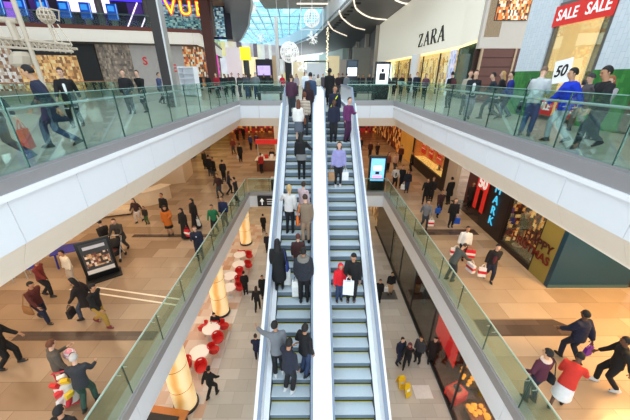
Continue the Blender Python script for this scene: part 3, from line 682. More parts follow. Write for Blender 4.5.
# advert board and blue table
t = thing('advert_board','black advert board with a group photo on the left middle floor','advert board',(-8.75,9.85,MID),R(38))
MB().box(-.62,.62,-.35,.35,0,.06).build('base',m_blk,t,True,.01)
MB().box(-.56,.56,-.05,.05,.06,1.78).build('panel',M((16,16,18),.35),t,True,.012)
pp = MB().box(-.46,.46,-.062,-.05,.3,1.68).build('poster_print',M((60,62,66),.4,emit=.15,vary=.2,scale=2),t,False)
MB().box(-.4,.4,-.068,-.062,.62,1.22).build('group_photo',display_mat('crowd print',[(150,110,80),(60,50,46),(200,160,120),(110,60,50),(220,200,180),(50,44,44)],7,.3),pp,False)
MB().box(-.46,.46,-.066,-.062,.32,.5).build('caption_strip',M((214,206,200),.4,emit=.2),pp,False)
MB().box(-.36,.36,-.066,-.062,1.42,1.56).build('title_strip',M((190,190,196),.4,emit=.2),pp,False)
m_navy = M((40,44,150),.45,vary=.12)
t = thing('table','blue trestle table by the bench at the left edge','table',(-10.7,10.95,MID),R(28))
MB().box(-.7,.7,-.4,.4,.7,.75).build('tabletop',m_navy,t,True,.01)
for x,y in ((-.6,-.32),(.6,-.32),(-.6,.32),(.6,.32)): MB().tube([(x,y,0),(x*.92,y*.9,.7)],.035,8).build('leg',m_navy,t)
for (x,y,r,l) in ((-11.75,10.0,30,'blue folded panel chair left of the blue table'),(-12.45,9.5,40,'blue panel chair farthest left by the blue table')):
    t = thing('chair',l,'chair',(x,y,MID),R(r)); MB().box(-.24,.24,-.24,.24,.42,.47).build('seat',m_navy,t,True,.01); MB().box(-.24,.24,.2,.24,.47,.95).build('backrest',m_navy,t,True,.01)
    for a,b in ((-.2,-.2),(.2,-.2),(-.2,.2),(.2,.2)): MB().tube([(a,b,0),(a,b,.42)],.02,6).build('leg',m_steel,t)
# advertising screen by the rail, litter bin, hanging direction sign, stall
t = thing('advert_screen','tall black advertising screen showing a pale blue picture','screen',(4.52,20.05,MID),R(-3))
MB().box(-.62,.62,-.14,.14,0,2.55).build('housing',M((22,24,28),.3),t,True,.03)
sp = MB().box(-.48,.48,-.155,-.14,.72,2.36).build('screen_face',M((120,190,240),.2,emit=1.2,vary=.25,scale=1.6),t,False)
MB().box(-.34,.34,-.162,-.155,.85,1.15).build('pink_band',M((230,170,210),.3,emit=1.),sp,False); MB().box(-.14,.14,-.166,-.155,1.22,1.42).build('dark_tile',M((30,40,60),.3,emit=.2),sp,False); MB().box(-.3,.3,-.163,-.155,1.5,1.85).build('white_cloud',M((240,246,250),.3,emit=1.2),sp,False)
t = thing('direction_sign','black hanging sign with a white up arrow under the bridge','sign',(-3.3,YF-.1,4.4))
MB().box(-.78,.78,-.06,.06,-.4,.4).build('sign_box',M((20,20,22),.4),t,False)
g = MB(); g._add([(-.62,-.07,0),(-.46,-.07,.26),(-.3,-.07,0)],[(0,1,2)]); g.box(-.5,-.42,-.075,-.06,-.28,.02); g.build('arrow',m_wht,t,False)
for k,(a,b,z) in enumerate(((-.1,.62,.16),(-.1,.5,-.02),(-.1,.58,-.2))): MB().box(a,b,-.07,-.06,z-.035,z+.035).build('pale_line',M((200,200,200),.5,emit=.2),t,False)
t = thing('litter_bin','dark square litter bin behind the left escalator','bin',(-2.75,20.1,MID)); MB().box(-.38,.38,-.25,.25,0,.85).build('body',m_gdark,t,True,.03); MB().box(-.4,.4,-.27,.27,.85,.93).build('lid',m_steel,t,True,.02)
t = thing('bench','dark low bench beside the advertising screen','bench',(3.1,20.2,MID)); MB().box(-.25,.25,-.22,.22,.36,.48).build('seat',m_blk,t,True,.02)
for x in (-.2,.2): MB().box(x-.03,x+.03,-.2,.2,0,.36).build('leg',m_steel,t,False)
t = thing('market_stall','red and white stall behind the left escalator','stall',(-3.6,25.0,MID))
MB().box(-1.4,1.1,-.5,.5,0,1.0).build('counter',M((120,74,50),.5,vary=.2),t,True,.02)
MB().box(-1.5,1.2,-.6,.6,1.0,1.06).build('counter_top',M((236,228,216),.4),t,True,.01)
for x in (-1.35,1.05): MB().tube([(x,.45,1.06),(x,.45,2.5)],.035,8).build('post',m_steel,t)
MB().box(-1.5,1.2,.35,.55,2.2,2.6).build('header_board',m_red,t,False)
for k,(x,c) in enumerate(((-1.0,(240,240,236)),(-.55,(200,40,36)),(-.1,(250,246,240)),(.4,(60,50,48)),(.8,(220,60,50)))):
    o = MB().rbox((0,0,.16),(.3,.24,.32)).build('gift_box',M(c,.5),None,True,.01,(-3.6+x,25.0,MID+1.06)); tag(o,['white gift box at the left end of the red stall','red gift box second on the red stall counter','white gift box in the middle of the stall counter','dark gift box on the red stall counter','red gift box at the right end of the stall counter'][k],'box','gift boxes on the stall')
struct('wall_mid_stall_screen', MB().box(-4.2,-1.2,31,31.2,MID,8.), M((232,228,222),.5,vary=.02))

# ---------------------------------------------------------------- upper storey furniture
struct('wall_column_dark', MB().box(-7.48,-7.05,15.65,16.1,UP,24), M((40,32,30),.4)); struct('trim_column_edge', MB().box(-7.05,-6.97,15.65,16.1,UP,24), M((190,190,190),.3,.6))
t = thing('totem_sign','tall black totem post with a yellow head above the crowd','sign',(-5.0,24,UP)); MB().box(-.19,.19,-.15,.15,0,2.5).build('post',M((26,26,26),.4),t,True,.02); MB().box(-.36,.36,-.18,.18,2.5,3.35).build('yellow_head',M((252,224,30),.4,emit=.5,vary=.02),t,True,.02)
t = thing('information_totem','dark information totem with a white screen behind the landing','totem',(2.75,23.3,UP)); MB().box(-.42,.42,-.16,.16,0,2.5).build('housing',M((40,48,56),.35),t,True,.02); MB().box(-.34,.34,-.175,-.16,1.45,2.0).build('screen',M((236,240,246),.3,emit=1.1),t,False); MB().box(-.3,.3,-.172,-.16,2.1,2.4).build('header',M((70,84,100),.4),t,False)
t = thing('poster_totem','black poster stand with a white fashion picture right of the landing','totem',(4.5,21.2,UP)); MB().box(-.5,.5,-.14,.14,0,2.3).build('housing',M((24,24,28),.35),t,True,.02)
sp = MB().box(-.4,.4,-.155,-.14,.95,2.15).build('picture',M((238,242,246),.3,emit=.9),t,False); g = MB(); g.ball((0,-.16,1.78),.09,.01,.12); g.box(-.2,.2,-.165,-.156,1.2,1.62); g.build('dark_figure',M((30,32,40),.5),sp)
m_bench = M((40,52,52),.4)
for x,l in ((-2.9,'dark slatted bench behind the glass left of the escalators'),(3.2,'dark slatted bench behind the glass right of the escalators')):
    t = thing('bench',l,'bench',(x,20.6,UP))
    for k in range(4): MB().box(-.9,.9,-.3+k*.16,-.17+k*.16,.42,.46).build('seat_slat',m_bench,t,False)
    for a in (-.7,.7): MB().box(a-.05,a+.05,-.28,.28,0,.42).build('leg',m_gdark,t,False)
    MB().box(-.9,.9,.3,.34,.5,.85).build('backrest',m_bench,t,False)
t = thing('shelf_stand','white freestanding shelf stand in front of the left shops','shelf',(-9.6,24.5,UP),R(-20))
for k in range(6): MB().box(-.7,.7,-.25,.25,.1+k*.38,.14+k*.38).build('shelf',m_white,t,False)
for x in (-.72,.7): MB().box(x,x+.03,-.25,.25,0,2.1).build('side_panel',m_white,t,False)
MB().box(-.7,.7,.22,.25,0,2.1).build('back_panel',m_white,t,False)
# hanging winter decorations: white wire
m_wire = M((250,250,248),.4,emit=.35,vary=.01,name='white wire')
def wire_ball(c, r, n=7, w=.014):
    s = MB()
    for k in range(n):
        a = math.pi*k/n; s.tube([(c[0]+r*math.cos(b)*math.cos(a),c[1]+r*math.cos(b)*math.sin(a),c[2]+r*math.sin(b)) for b in [2*math.pi*i/16 for i in range(16)]],w,5,True)
    for h in (-.55,0,.55):
        q = math.sqrt(1-h*h)*r; s.tube([(c[0]+q*math.cos(b),c[1]+q*math.sin(b),c[2]+h*r) for b in [2*math.pi*i/16 for i in range(16)]],w,5,True)
    return s
def burst(c, r, n=16, w=.012, seed=1):
    rnd = random.Random(seed); s = MB()
    for k in range(n):
        d = Vector((rnd.uniform(-1,1),rnd.uniform(-1,1),rnd.uniform(-1,1))).normalized(); s.tube([Vector(c),Vector(c)+d*r],[w,w*.5],5)
        e = Vector(c)+d*r*.7; o = d.orthogonal().normalized()*r*.22
        s.tube([e-o,e+d*r*.12,e+o],w*.7,4)
    return s
HC = 22.4
def hang(name, label, c, parts, cat='decoration'):
    t = thing(name,label,cat,c,0,'white hanging winter decorations')
    MB().tube([(0,0,0),(0,0,HC-c[2])],.012,5).build('cable',m_wire,t)
    for nm,mb in parts: mb.build(nm,m_wire,t)
    return t
hang('hanging_ornament','large white wire ball in a square frame above the escalators',(-.3,46,19.6),[('wire_ball',wire_ball((0,0,0),1.05,8,.035)),('frame',MB().tube([(-1.5,0,-1.3),(1.5,0,-1.3),(1.5,0,1.2),(-1.5,0,1.2)],.04,5,True))])
hang('hanging_ornament','white starburst hanging just below the framed wire ball',(-.2,43.4,17.1),[('burst',burst((0,0,0),.9,22,.035,2))])
hang('hanging_ornament','big white wire wreath hanging left of the starburst',(-3.3,44.5,15.5),[('wire_ball',wire_ball((0,0,0),1.25,9,.035)),('burst',burst((0,0,0),1.3,26,.03,3))])
hang('hanging_ornament','white wire cluster under the wreath near the crowd',(-1.6,42.5,13.7),[('burst',burst((0,0,0),.8,26,.035,4))])
hang('hanging_ornament','small white star hanging against the skylight',(-7.4,46,17.4),[('burst',burst((0,0,0),.8,14,.035,5))])
hang('hanging_ornament','white wire bow high in front of the skylight',(-8.2,47,20.9),[('burst',burst((0,0,0),.7,10,.035,6)),('ring',wire_ball((0,0,0),.4,2,.03))])
t = hang('hanging_lights','glowing string of lights hanging right of the starburst',(1.75,43,12.9),[])
s = MB(); rnd = random.Random(9)
for k in range(70): s.ball((rnd.uniform(-.14,.14),rnd.uniform(-.14,.14),.1+k*.075),.05,n=6,m=4)
s.build('lamp_string',M((255,240,200),.4,emit=1.6,vary=.02),t)
hang('hanging_cable','long thin white cable hanging in front of the skylight',(-4.3,40,12.4),[('weight',wire_ball((0,0,0),.2,4,.02))])
# big white lattice piece at the upper left
t = thing('lattice_decoration','big white lattice crane decoration hanging at the upper left','decoration',(-10.3,12,UP),0,'white hanging winter decorations')
m_iv = M((206,190,170),.5,vary=.05)
MB().tube([(0.05,0,0),(.05,0,6)],.075,10).build('mast',m_iv,t)
s = MB()
for a,b in (((-1.2,0,2.72),(1.55,0,2.48)),((-1.2,0,2.42),(1.55,0,2.26)),((-1.2,.25,2.58),(1.55,.25,2.36))): s.tube([a,b],.045,6)
for k in range(14):
    x = -1.1+k*.19; z = 2.7-(x+1.2)*.087; s.tube([(x,0,z),(x+.095,.0,z-.28),(x+.19,0,z-.02)],.022,5); s.tube([(x,0,z),(x+.1,.25,z-.16)],.018,5)
s.build('lattice_arm',m_iv,t)
MB().tube([(-.75,0,3.25),(-.05,0,3.2)],.09,8).build('cross_bar',m_iv,t); MB().tube([(-.35,0,3.2),(-.3,0,2.6)],.12,8).build('stub_post',m_iv,t)
MB().rings([(-.5,0,1.75,.2,.2),(-.5,0,1.85,.34,.3),(-.42,0,2.1,.36,.3),(-.36,0,2.25,.2,.2)],8).build('hood',m_iv,t,False)
s = wire_ball((1.0,0,3.35),.24,6,.025); s.tube([(1.0,0,3.35),(1.4,0,3.2),(1.5,0,3.5),(1.2,0,3.55)],.025,5); s.tube([(1.1,0,3.1),(1.3,0,2.45)],.02,5); s.tube([(1.3,0,3.1),(1.6,0,2.45)],.02,5); s.tube([(1.0,0,3.1),(1.05,0,2.5)],.05,6); s.tube([(.95,0,3.55),(.95,0,6)],.025,5)
s.build('wire_star',m_iv,t)

# ---------------------------------------------------------------- ground floor: lit columns, cafe, counter
m_alab = bpy.data.materials.new('alabaster'); m_alab.use_nodes = True
nt = m_alab.node_tree; b = nt.nodes['Principled BSDF']; wv = nt.nodes.new('ShaderNodeTexWave'); wv.inputs['Scale'].default_value = .5; wv.inputs['Distortion'].default_value = 5; wv.inputs['Detail'].default_value = 3
rp = nt.nodes.new('ShaderNodeValToRGB'); rp.color_ramp.elements[0].color = lin((226,170,92)); rp.color_ramp.elements[1].color = lin((252,228,176)); tc = nt.nodes.new('ShaderNodeTexCoord')
nt.links.new(tc.outputs['Object'],wv.inputs['Vector']); nt.links.new(wv.outputs['Fac'],rp.inputs['Fac']); nt.links.new(rp.outputs['Color'],b.inputs['Base Color']); nt.links.new(rp.outputs['Color'],b.inputs['Emission Color']); b.inputs['Emission Strength'].default_value = .5
for k,(x,y,lab) in enumerate(((-5.65,20.75,'farthest glowing amber column beside the cafe'),(-5.45,12.95,'middle glowing amber column between the cafe tables'),(-5.4,7.7,'nearest glowing amber column beside the wooden counter'))):
    t = thing('lit_column',lab,'column',(x,y,LOW),0,'glowing alabaster columns')
    MB().lathe([(.5,0),(.5,.12)],(0,0,0),24).build('base_ring',m_gdark,t); MB().lathe([(.44,.12),(.44,3.68)],(0,0,0),24).build('shaft',m_alab,t)
    s = MB()
    for zz in (.12,1.3,2.5,3.6): s.lathe([(.447,zz-.012),(.447,zz+.012)],(0,0,0),24)
    s.build('seam_rings',M((150,110,60),.5),t)
m_tab = M((244,238,230),.35,vary=.02); m_rch = M((206,32,28),.45,vary=.08)
tabs = [(-5.45,17.95,'farthest white cafe table'),(-5.25,16.75,'second farthest white cafe table'),(-5.5,15.45,'third farthest white cafe table, left of the waiting person'),(-5.3,14.3,'white cafe table just beyond the middle lit column'),(-5.35,11.1,'white cafe table on the near side of the middle column'),(-5.45,9.65,'nearest white cafe table by the wooden counter')]
for x,y,lab in tabs:
    t = thing('cafe_table',lab+' with round top','table',(x,y,LOW),0,'round cafe tables')
    MB().lathe([(.02,.715),(.43,.715),(.45,.73),(.43,.75),(.02,.75)],(0,0,0),28).build('tabletop',m_tab,t); MB().lathe([(.04,.03),(.04,.715)],(0,0,0),10).build('stem',m_steel,t); MB().lathe([(.27,0),(.26,.02),(.05,.04)],(0,0,0),20).build('foot',m_steel,t)
def cafe_chair(x, y, face, lab):
    t = thing('cafe_chair',lab,'chair',(x,y,LOW),R(face),'red cafe chairs')
    s = MB(); s.rings([(0,0,.38,.24,.23),(0,0,.44,.27,.26),(0,0,.47,.25,.24)],18); s.build('seat',m_rch,t)
    s = MB()
    n = 12; pts = []
    for i in range(n+1):
        a = R(-205+i*230/n-0)  # wraps behind
        pts.append((math.cos(a),math.sin(a)))
    vs = []; fs = []
    for i,(cx,cy) in enumerate(pts):
        hgt = .66+.16*math.sin(math.pi*i/n)
        for r,z in ((.25,.42),(.29,hgt),(.25,hgt),(.22,.44)): vs.append((cx*r,-cy*r*-1,z))
    for i in range(n):
        for j in range(4): fs.append((i*4+j,i*4+(j+1)%4,(i+1)*4+(j+1)%4,(i+1)*4+j))
    fs += [(0,1,2,3),(n*4+3,n*4+2,n*4+1,n*4)]
    s._add(vs,fs); s.build('backrest',m_rch,t)
    for a,b in ((-.17,-.17),(.17,-.17),(-.17,.17),(.17,.17)): MB().tube([(a*1.2,b*1.2,0),(a,b,.4)],.016,6).build('leg',m_steel,t)
chs = [(-4.9,18.15,-100,'red cafe chair right of the farthest table'),(-5.5,18.65,0,'red cafe chair behind the farthest table'),(-4.72,16.95,-90,'red cafe chair right of the second farthest table'),(-5.1,16.2,180,'red cafe chair in front of the second farthest table'),
 (-4.92,15.25,-110,'red cafe chair right of the third farthest table'),(-6.1,15.3,90,'red cafe chair left of the third farthest table'),(-4.75,14.55,-80,'red cafe chair right of the table beyond the middle column'),
 (-5.95,11.45,70,'red cafe chair left of the table on the near side of the middle column'),(-4.8,11.55,-60,'red cafe chair upper right of the table near the middle column'),(-4.85,10.6,-130,'red cafe chair lower right of the table near the middle column'),
 (-4.95,10.0,-60,'red cafe chair right of the nearest table'),(-5.2,9.1,-160,'red cafe chair in front of the nearest table'),(-5.95,9.2,140,'red cafe chair front left of the nearest table'),(-5.3,11.75,0,'red cafe chair beside the dark seated person')]
for x,y,f,l in chs:
    b_ = min(tabs,key=lambda q:(q[0]-x)**2+(q[1]-y)**2); v_ = Vector((x-b_[0],y-b_[1])); v_ = v_.normalized()*.66; cafe_chair(b_[0]+v_.x,b_[1]+v_.y,f,l)
t = thing('cafe_counter','orange wooden counter beside the nearest glowing column','counter',(-5.65,6.35,LOW),R(-8)); MB().box(-.75,.75,-.5,.5,0,1.0).build('body',M((60,36,24),.5),t,True,.02)
s = MB(); s.box(-.82,.82,-.58,.58,1.0,1.1); s.build('counter_top',M((186,112,46),.35,vary=.2,scale=4),t,True,.015)
MB().box(-.6,.6,-.4,.3,1.1,1.14).build('dark_tray',m_blk,t,False)
# yellow caution boards
def caution(x,y,r,lab):
    t = thing('caution_board',lab,'floor sign',(x,y,LOW),R(r),'yellow caution boards')
    my = M((250,206,20),.45,vary=.03)
    for sg in (-1,1):
        s = MB(); s.rbox((0,sg*.12,.31),(.3,.02,.62),0,R(sg*16)); p = s.build('board_face',my,t,True,.006)
        MB().rbox((0,sg*.136,.36),(.16,.012,.12),0,R(sg*16)).build('printed_mark',M((250,246,230) if sg<0 else (40,36,20),.5),p,False)
    MB().rbox((0,0,.62),(.16,.06,.05)).build('hinge_handle',my,t,True,.01)
caution(3.85,8.5,10,'yellow caution board, the farther of two on the ground floor'); caution(3.98,8.15,25,'yellow caution board, the nearer of two on the ground floor')
t = thing('floor_mat','pale square mat set into the ground floor beside the caution boards','mat',(4.75,8.2,LOW)); MB().box(-.38,.38,-.3,.3,0,.012).build('mat_sheet',M((226,222,216),.5),t,False)

# ---------------------------------------------------------------- ground floor, right side shop behind glass (wall line x = 5.6)
GX = 5.6
m_dfl = tile_mat('dark shop floor',(96,50,42),(70,38,34),(48,28,26),.9,.3,.18,blotch=.3)
struct('floor_shop_ground', MB().box(GX,13,2,23.,-.03,.03), m_dfl)
struct('baseboard_shop_ground', MB().box(GX-.03,GX+.1,2,23.5,0,.12), m_blk)
g = struct('window_shop_ground', MB().box(GX+.03,GX+.05,2,18.,.12,3.7), glass_mat('shop front glass',(244,240,238),.3))
for k,y in enumerate((4.6,7.4,10.2,13.,15.6)): MB().box(GX+.01,GX+.07,y,y+.06,.12,3.7).build('mullion',m_gdark,g,False)
struct('wall_shop_ground_back', MB().box(11,11.2,2,23,0,3.7), M((60,34,28),.5,vary=.3)); struct('wall_ground_dark', MB().box(GX+.02,GX+.2,18.,23.,.12,3.75), M((26,22,24),.15,vary=.2))
struct('wall_ground_beige', MB().box(GX+.3,GX+.6,23.,44,0,3.75), display_mat('lit ground shops',[(200,166,110),(150,116,70),(230,200,150),(110,80,50),(180,150,100),(90,64,44)],2,.3))
struct('wall_ground_back', MB().box(-22,20,44,44.3,0,3.75), display_mat('ground back shops',[(214,180,130),(170,130,80),(236,214,170),(120,90,60),(190,150,96),(90,70,56)],2,.35))
struct('wall_ground_left', MB().box(-12.2,-12,-3,44,0,3.75), display_mat('cafe wall',[(150,110,70),(90,60,44),(200,160,100),(70,46,36),(170,130,90),(120,84,60)],2,.25))
for k,(x,y) in enumerate(((6.6,13.5),(7.3,11.2),(6.4,16.5),(6.9,5.2),(7.6,8.6))):
    t = thing('spot_lamp',['round ceiling spot deep in the ground shop','round ceiling spot in the middle of the ground shop','round ceiling spot above the dark wall','round ceiling spot nearest us in the ground shop','round ceiling spot above the gold display'][k],'lamp',(x,y,3.66),0,'ceiling spots of the ground floor shop'); MB().lathe([(.11,0),(.11,.08)],(0,0,0),14).build('lamp_face',M((255,236,200),.4,emit=14,vary=.01),t)
t = thing('red_banner','big plain red banner hanging in the ground shop window','banner',(GX+.5,9.65,.95),R(0))
MB().box(-.02,.02,-1.0,1.0,0,1.5).build('banner_sheet',M((236,40,44),.5,emit=.45,vary=.04),t,False); MB().tube([(0,-1.05,1.52),(0,1.05,1.52)],.02,6).build('hanging_rod',m_steel,t)
for yy in (-.9,.9): MB().tube([(0,yy,1.5),(0,yy,2.75)],.006,5).build('hanging_wire',m_steel,t)
t = thing('display_plinth','red display plinth beside the gold tree in the ground shop','plinth',(6.05,7.95,.03),R(24)); MB().box(-.34,.34,-.3,.3,0,.5).build('body',M((226,50,40),.5,emit=.2),t,True,.02); MB().box(-.28,.28,-.24,.24,.5,.52).build('top_panel',M((240,120,90),.5),t,False)
o = MB().rbox((0,0,.09),(.2,.3,.18),R(20)).build('handbag',M((60,56,64),.4),None,True,.03,(6.05,7.95,.55)); tag(o,'grey handbag standing on the red display plinth','bag')
t = thing('gold_tree','tree of gold baubles glowing in the ground shop window','tree',(6.95,8.5,.03))
MB().lathe([(.2,0),(.18,.2),(.05,.22),(.04,.7)],(0,0,0),14).build('pot',M((90,50,30),.5),t)
MB().lathe([(.5,.5),(.36,.9),(.2,1.35),(.02,1.75)],(0,0,0),14).build('foliage',M((96,74,22),.7,vary=.3),t)
rnd = random.Random(4); bal = MB().ball((0,0,0),.085,n=10,m=6).mesh('bauble',M((255,186,60),.25,emit=.8,vary=.2))
for k in range(60):
    z = rnd.uniform(.5,1.7); r = .52*(1.75-z)/1.25+.04; a = rnd.uniform(0,6.283); o = bpy.data.objects.new('bauble',bal); C.objects.link(o); o.parent = t; o.location = (r*math.cos(a),r*math.sin(a),z); sc_ = rnd.uniform(.7,1.35); o.scale = (sc_,)*3
for k,(x,y,lab) in enumerate(((6.55,7.1,'low table of gold baubles in front of the gold tree'),(8.1,9.3,'low table of gold baubles behind the gold tree'),(6.3,5.95,'low table of gold baubles nearest the window corner'))):
    t = thing('display_table',lab,'table',(x,y,.03),0,'low display tables of the ground shop')
    MB().box(-.42,.42,-.36,.36,.32,.36).build('tabletop',M((150,80,36),.4),t,True,.01)
    for a in (-.36,.36):
        for b_ in (-.3,.3): MB().box(a-.02,a+.02,b_-.02,b_+.02,0,.32).build('leg',m_gdark,t,False)
    for q in range(16):
        o = bpy.data.objects.new('bauble',bal); C.objects.link(o); o.location = (x+rnd.uniform(-.34,.34),y+rnd.uniform(-.28,.28),.46); sc_ = rnd.uniform(.8,1.25); o.scale = (sc_,)*3
        o.location.z = .39+.085*sc_; tag(o,['gold bauble lying on the low table before the gold tree','gold bauble lying on the low table behind the gold tree','gold bauble lying on the low table nearest the window corner'][k],'bauble',['baubles before the gold tree','baubles behind the gold tree','baubles near the window corner'][k])
def mannequin(x,y,z,r,lab,ctop,cbot,group):
    t = thing('mannequin',lab,'mannequin',(x,y,z),R(r),group)
    mh = M((226,200,170),.4)
    s = MB(); s.ball((0,0,1.66),.075,.09,.115); s.cyl((0,0,1.44),(0,0,1.58),.045); s.build('head',mh,t)
    s = MB(); s.rings([(0,0,.86,.15,.1),(0,0,1.0,.13,.09),(0,0,1.1,.11,.085),(0,0,1.3,.155,.105),(0,0,1.42,.16,.09),(0,0,1.47,.06,.05)],16)
    for sg in (-1,1): s.tube([(sg*.17,0,1.4),(sg*.25,.02,1.12),(sg*.2,-.1,.9)],[.055,.045,.035],8)
    s.build('jacket',M(ctop,.6),t)
    for sg in (-1,1): MB().tube([(sg*.08,0,.9),(sg*.1,-.02,.48),(sg*.09,.02,.06)],[.09,.065,.05],10).build('leg',M(cbot,.6),t)
    MB().lathe([(.22,0),(.22,.03)],(0,0,0),20).build('base_plate',m_steel,t)
mannequin(9.85,12.05,MID+.12,90,'mannequin in dark jacket and tan trousers in the lit christmas window',(24,20,20),(190,150,104),'shop mannequins')
mannequin(9.85,10.75,MID+.12,80,'mannequin in orange coat in the lit christmas window',(230,140,60),(120,60,30),'shop mannequins')
mannequin(7.3,6.6,.03,80,'mannequin in dark jacket and pale trousers in the ground shop window',(30,30,32),(210,200,190),'shop mannequins')
mannequin(10.0,22.4,MID+.75,90,'dark mannequin between the red posters in the amber window',(40,26,22),(50,36,30),'shop mannequins')
# ---------------------------------------------------------------- people: one continuous body each, clothes and hair as its parts
ARM = {'D':(4,7,14,.05),'F':(30,7,18,.05),'K':(-26,8,14,.0),'H':(24,8,88,.45),'B':(3,10,6,0),'R':(34,34,38,-.15),'W':(36,32,36,-.05),'U':(78,38,12,-.1),
       'P':(38,9,42,.08),'Q':(-4,20,48,.4),'X':(16,6,98,.75),'T':(62,14,30,.2)}
POSE = {'stand':(.05,'D','D',2,4,0),'stand2':(-.06,'Q','D',2,0,18),'look':(.05,'D','Q',3,16,-20),'walk':(.42,'K','F',5,4,0),'walk2':(-.42,'F','K',5,6,0),'stride':(.68,'K','F',9,8,0),'stride2':(-.68,'F','K',9,8,0),
        'phone':(.06,'H','H',5,28,0),'bags':(.05,'B','B',2,4,0),'walkbag':(.38,'B','F',6,8,0),'walkbag2':(-.38,'K','B',6,8,0),'push':(.34,'P','P',12,12,0),'railr':(.05,'D','W',6,6,-25),'raill':(.05,'W','D',6,6,25),
        'reach':(.06,'U','D',10,-4,-35),'hold':(.05,'H','D',3,12,12),'holdr':(.05,'D','H',3,12,-12),'lean':(.15,'T','T',26,24,0),'bend':(.5,'H','T',30,22,0),'cross':(.05,'X','X',2,6,10),'carry':(.2,'H','H',4,10,10),'sit':('sit','H','H',12,14,0)}
def RX(a): return Matrix.Rotation(R(a),4,'X')
def RY(a): return Matrix.Rotation(R(a),4,'Y')
def RZ(a): return Matrix.Rotation(R(a),4,'Z')
def skeleton(pose):
    st,la,ra,lean,hp,hy = POSE[pose]
    k = {}
    sit = st == 'sit'
    hz = .50 if sit else .905-.11*abs(st)**1.6
    k['hz'] = hz; U = Matrix.Translation((0,0,hz)) @ RX(-lean); k['U'] = U
    k['neck'] = U @ Vector((0,0,.55)); HM = U @ Matrix.Translation((0,.012,.60)) @ RZ(hy) @ RX(-hp+lean*.6) @ Matrix.Translation((0,.012,.125)); k['H'] = HM
    for sd,nm,arm in ((-1,'L',la),(1,'R',ra)):
        f,o,e,inn = ARM[arm]
        sh = U @ Vector((sd*.18,0,.475)); Ub = U.to_3x3()
        du_ = Ub @ Vector((sd*math.sin(R(o)),math.sin(R(f)),-math.cos(R(f)))).normalized()
        el = sh+du_*.29; a = f+e
        df = Ub @ Vector((sd*(math.sin(R(o))*.6-inn),math.sin(R(a)),-math.cos(R(a)))).normalized()
        wr = el+df*.25
        k['arm'+nm] = (sh,el,wr,df)
        hip = Vector((sd*.088,0,hz-.02))
        if sit: an = Vector((sd*.12,.44,.085))
        else: an = Vector((sd*.095,(st*.42)*(1 if sd>0 else -1)-.02,.085+(0.10*abs(st) if (st*sd<0 and abs(st)>.3) else 0)))
        d = an-hip; L = d.length; a_,b_ = .413,.407
        L = min(L,a_+b_-.002); x = (a_*a_-b_*b_+L*L)/(2*L); h = math.sqrt(max(a_*a_-x*x,0)); dn = d.normalized()
        fw = Vector((0,1,0)); fw = (fw-dn*fw.dot(dn)).normalized()
        kn = hip+dn*x+fw*h; an = hip+dn*L
        k['leg'+nm] = (hip,kn,an,(-22 if (not sit and st*sd<0 and abs(st)>.3) else 0))
    return k
def remeshed(mb, vox, name, extra=None, smooth=2):
    me = mb.mesh(name+'_raw',[],False); o = bpy.data.objects.new('raw',me); C.objects.link(o)
    md = o.modifiers.new('vox','REMESH'); md.mode = 'VOXEL'; md.voxel_size = vox; md.use_smooth_shade = True
    dg = bpy.context.evaluated_depsgraph_get(); dg.update()
    m2 = bpy.data.meshes.new_from_object(o.evaluated_get(dg)); bpy.data.objects.remove(o); bpy.data.meshes.remove(me)
    bm = bmesh.new(); bm.from_mesh(m2)
    for _ in range(smooth): bmesh.ops.smooth_vert(bm,verts=bm.verts,factor=.5,use_axis_x=True,use_axis_y=True,use_axis_z=True)
    if extra is not None:
        ex = extra.mesh('x',[],False); bm.from_mesh(ex); bpy.data.meshes.remove(ex)
    bm.to_mesh(m2); bm.free(); m2.name = name
    for p in m2.polygons: p.use_smooth = True
    m2.materials.clear(); m2.materials.append(None)
    return m2
def plain(mb, name):
    me = mb.mesh(name,[]); me.materials.append(None); return me
def hand(mb, ex, wr, df, sd, lod):
    df = df.normalized(); side = Vector((-sd,.0,0)); side = (side-df*side.dot(df)).normalized()   # palm faces inward
    wd = df.cross(side).normalized()*(-sd)
    if wd.y < 0: wd = -wd                                      # thumb side, forward
    T = Matrix((wd,side,df)).transposed().to_4x4(); T.translation = wr+df*.05
    mb.ball((0,0,0),.042,.018,.055,10,6,T) if False else mb.rings([(0,0,-.05,.024,.018),(0,0,-.01,.038,.017),(0,0,.035,.04,.016),(0,0,.05,.034,.012)],10,T)
    if lod > 0: return
    for q,(off,ln) in enumerate(((.030,.072),(.011,.082),(-.009,.076),(-.028,.06))):
        b = Vector((off,0,.04)); m = b+Vector((off*.1,.012,ln*.55)); t = m+Vector((0,.026,ln*.42)); 
        ex.tube([T @ b, T @ m, T @ t],[.0095,.0088,.007],6)
    b = Vector((.03,.004,-.02)); ex.tube([T @ b, T @ (b+Vector((.028,.014,.03))), T @ (b+Vector((.034,.026,.06)))],[.012,.0105,.008],6)
_fc = {}
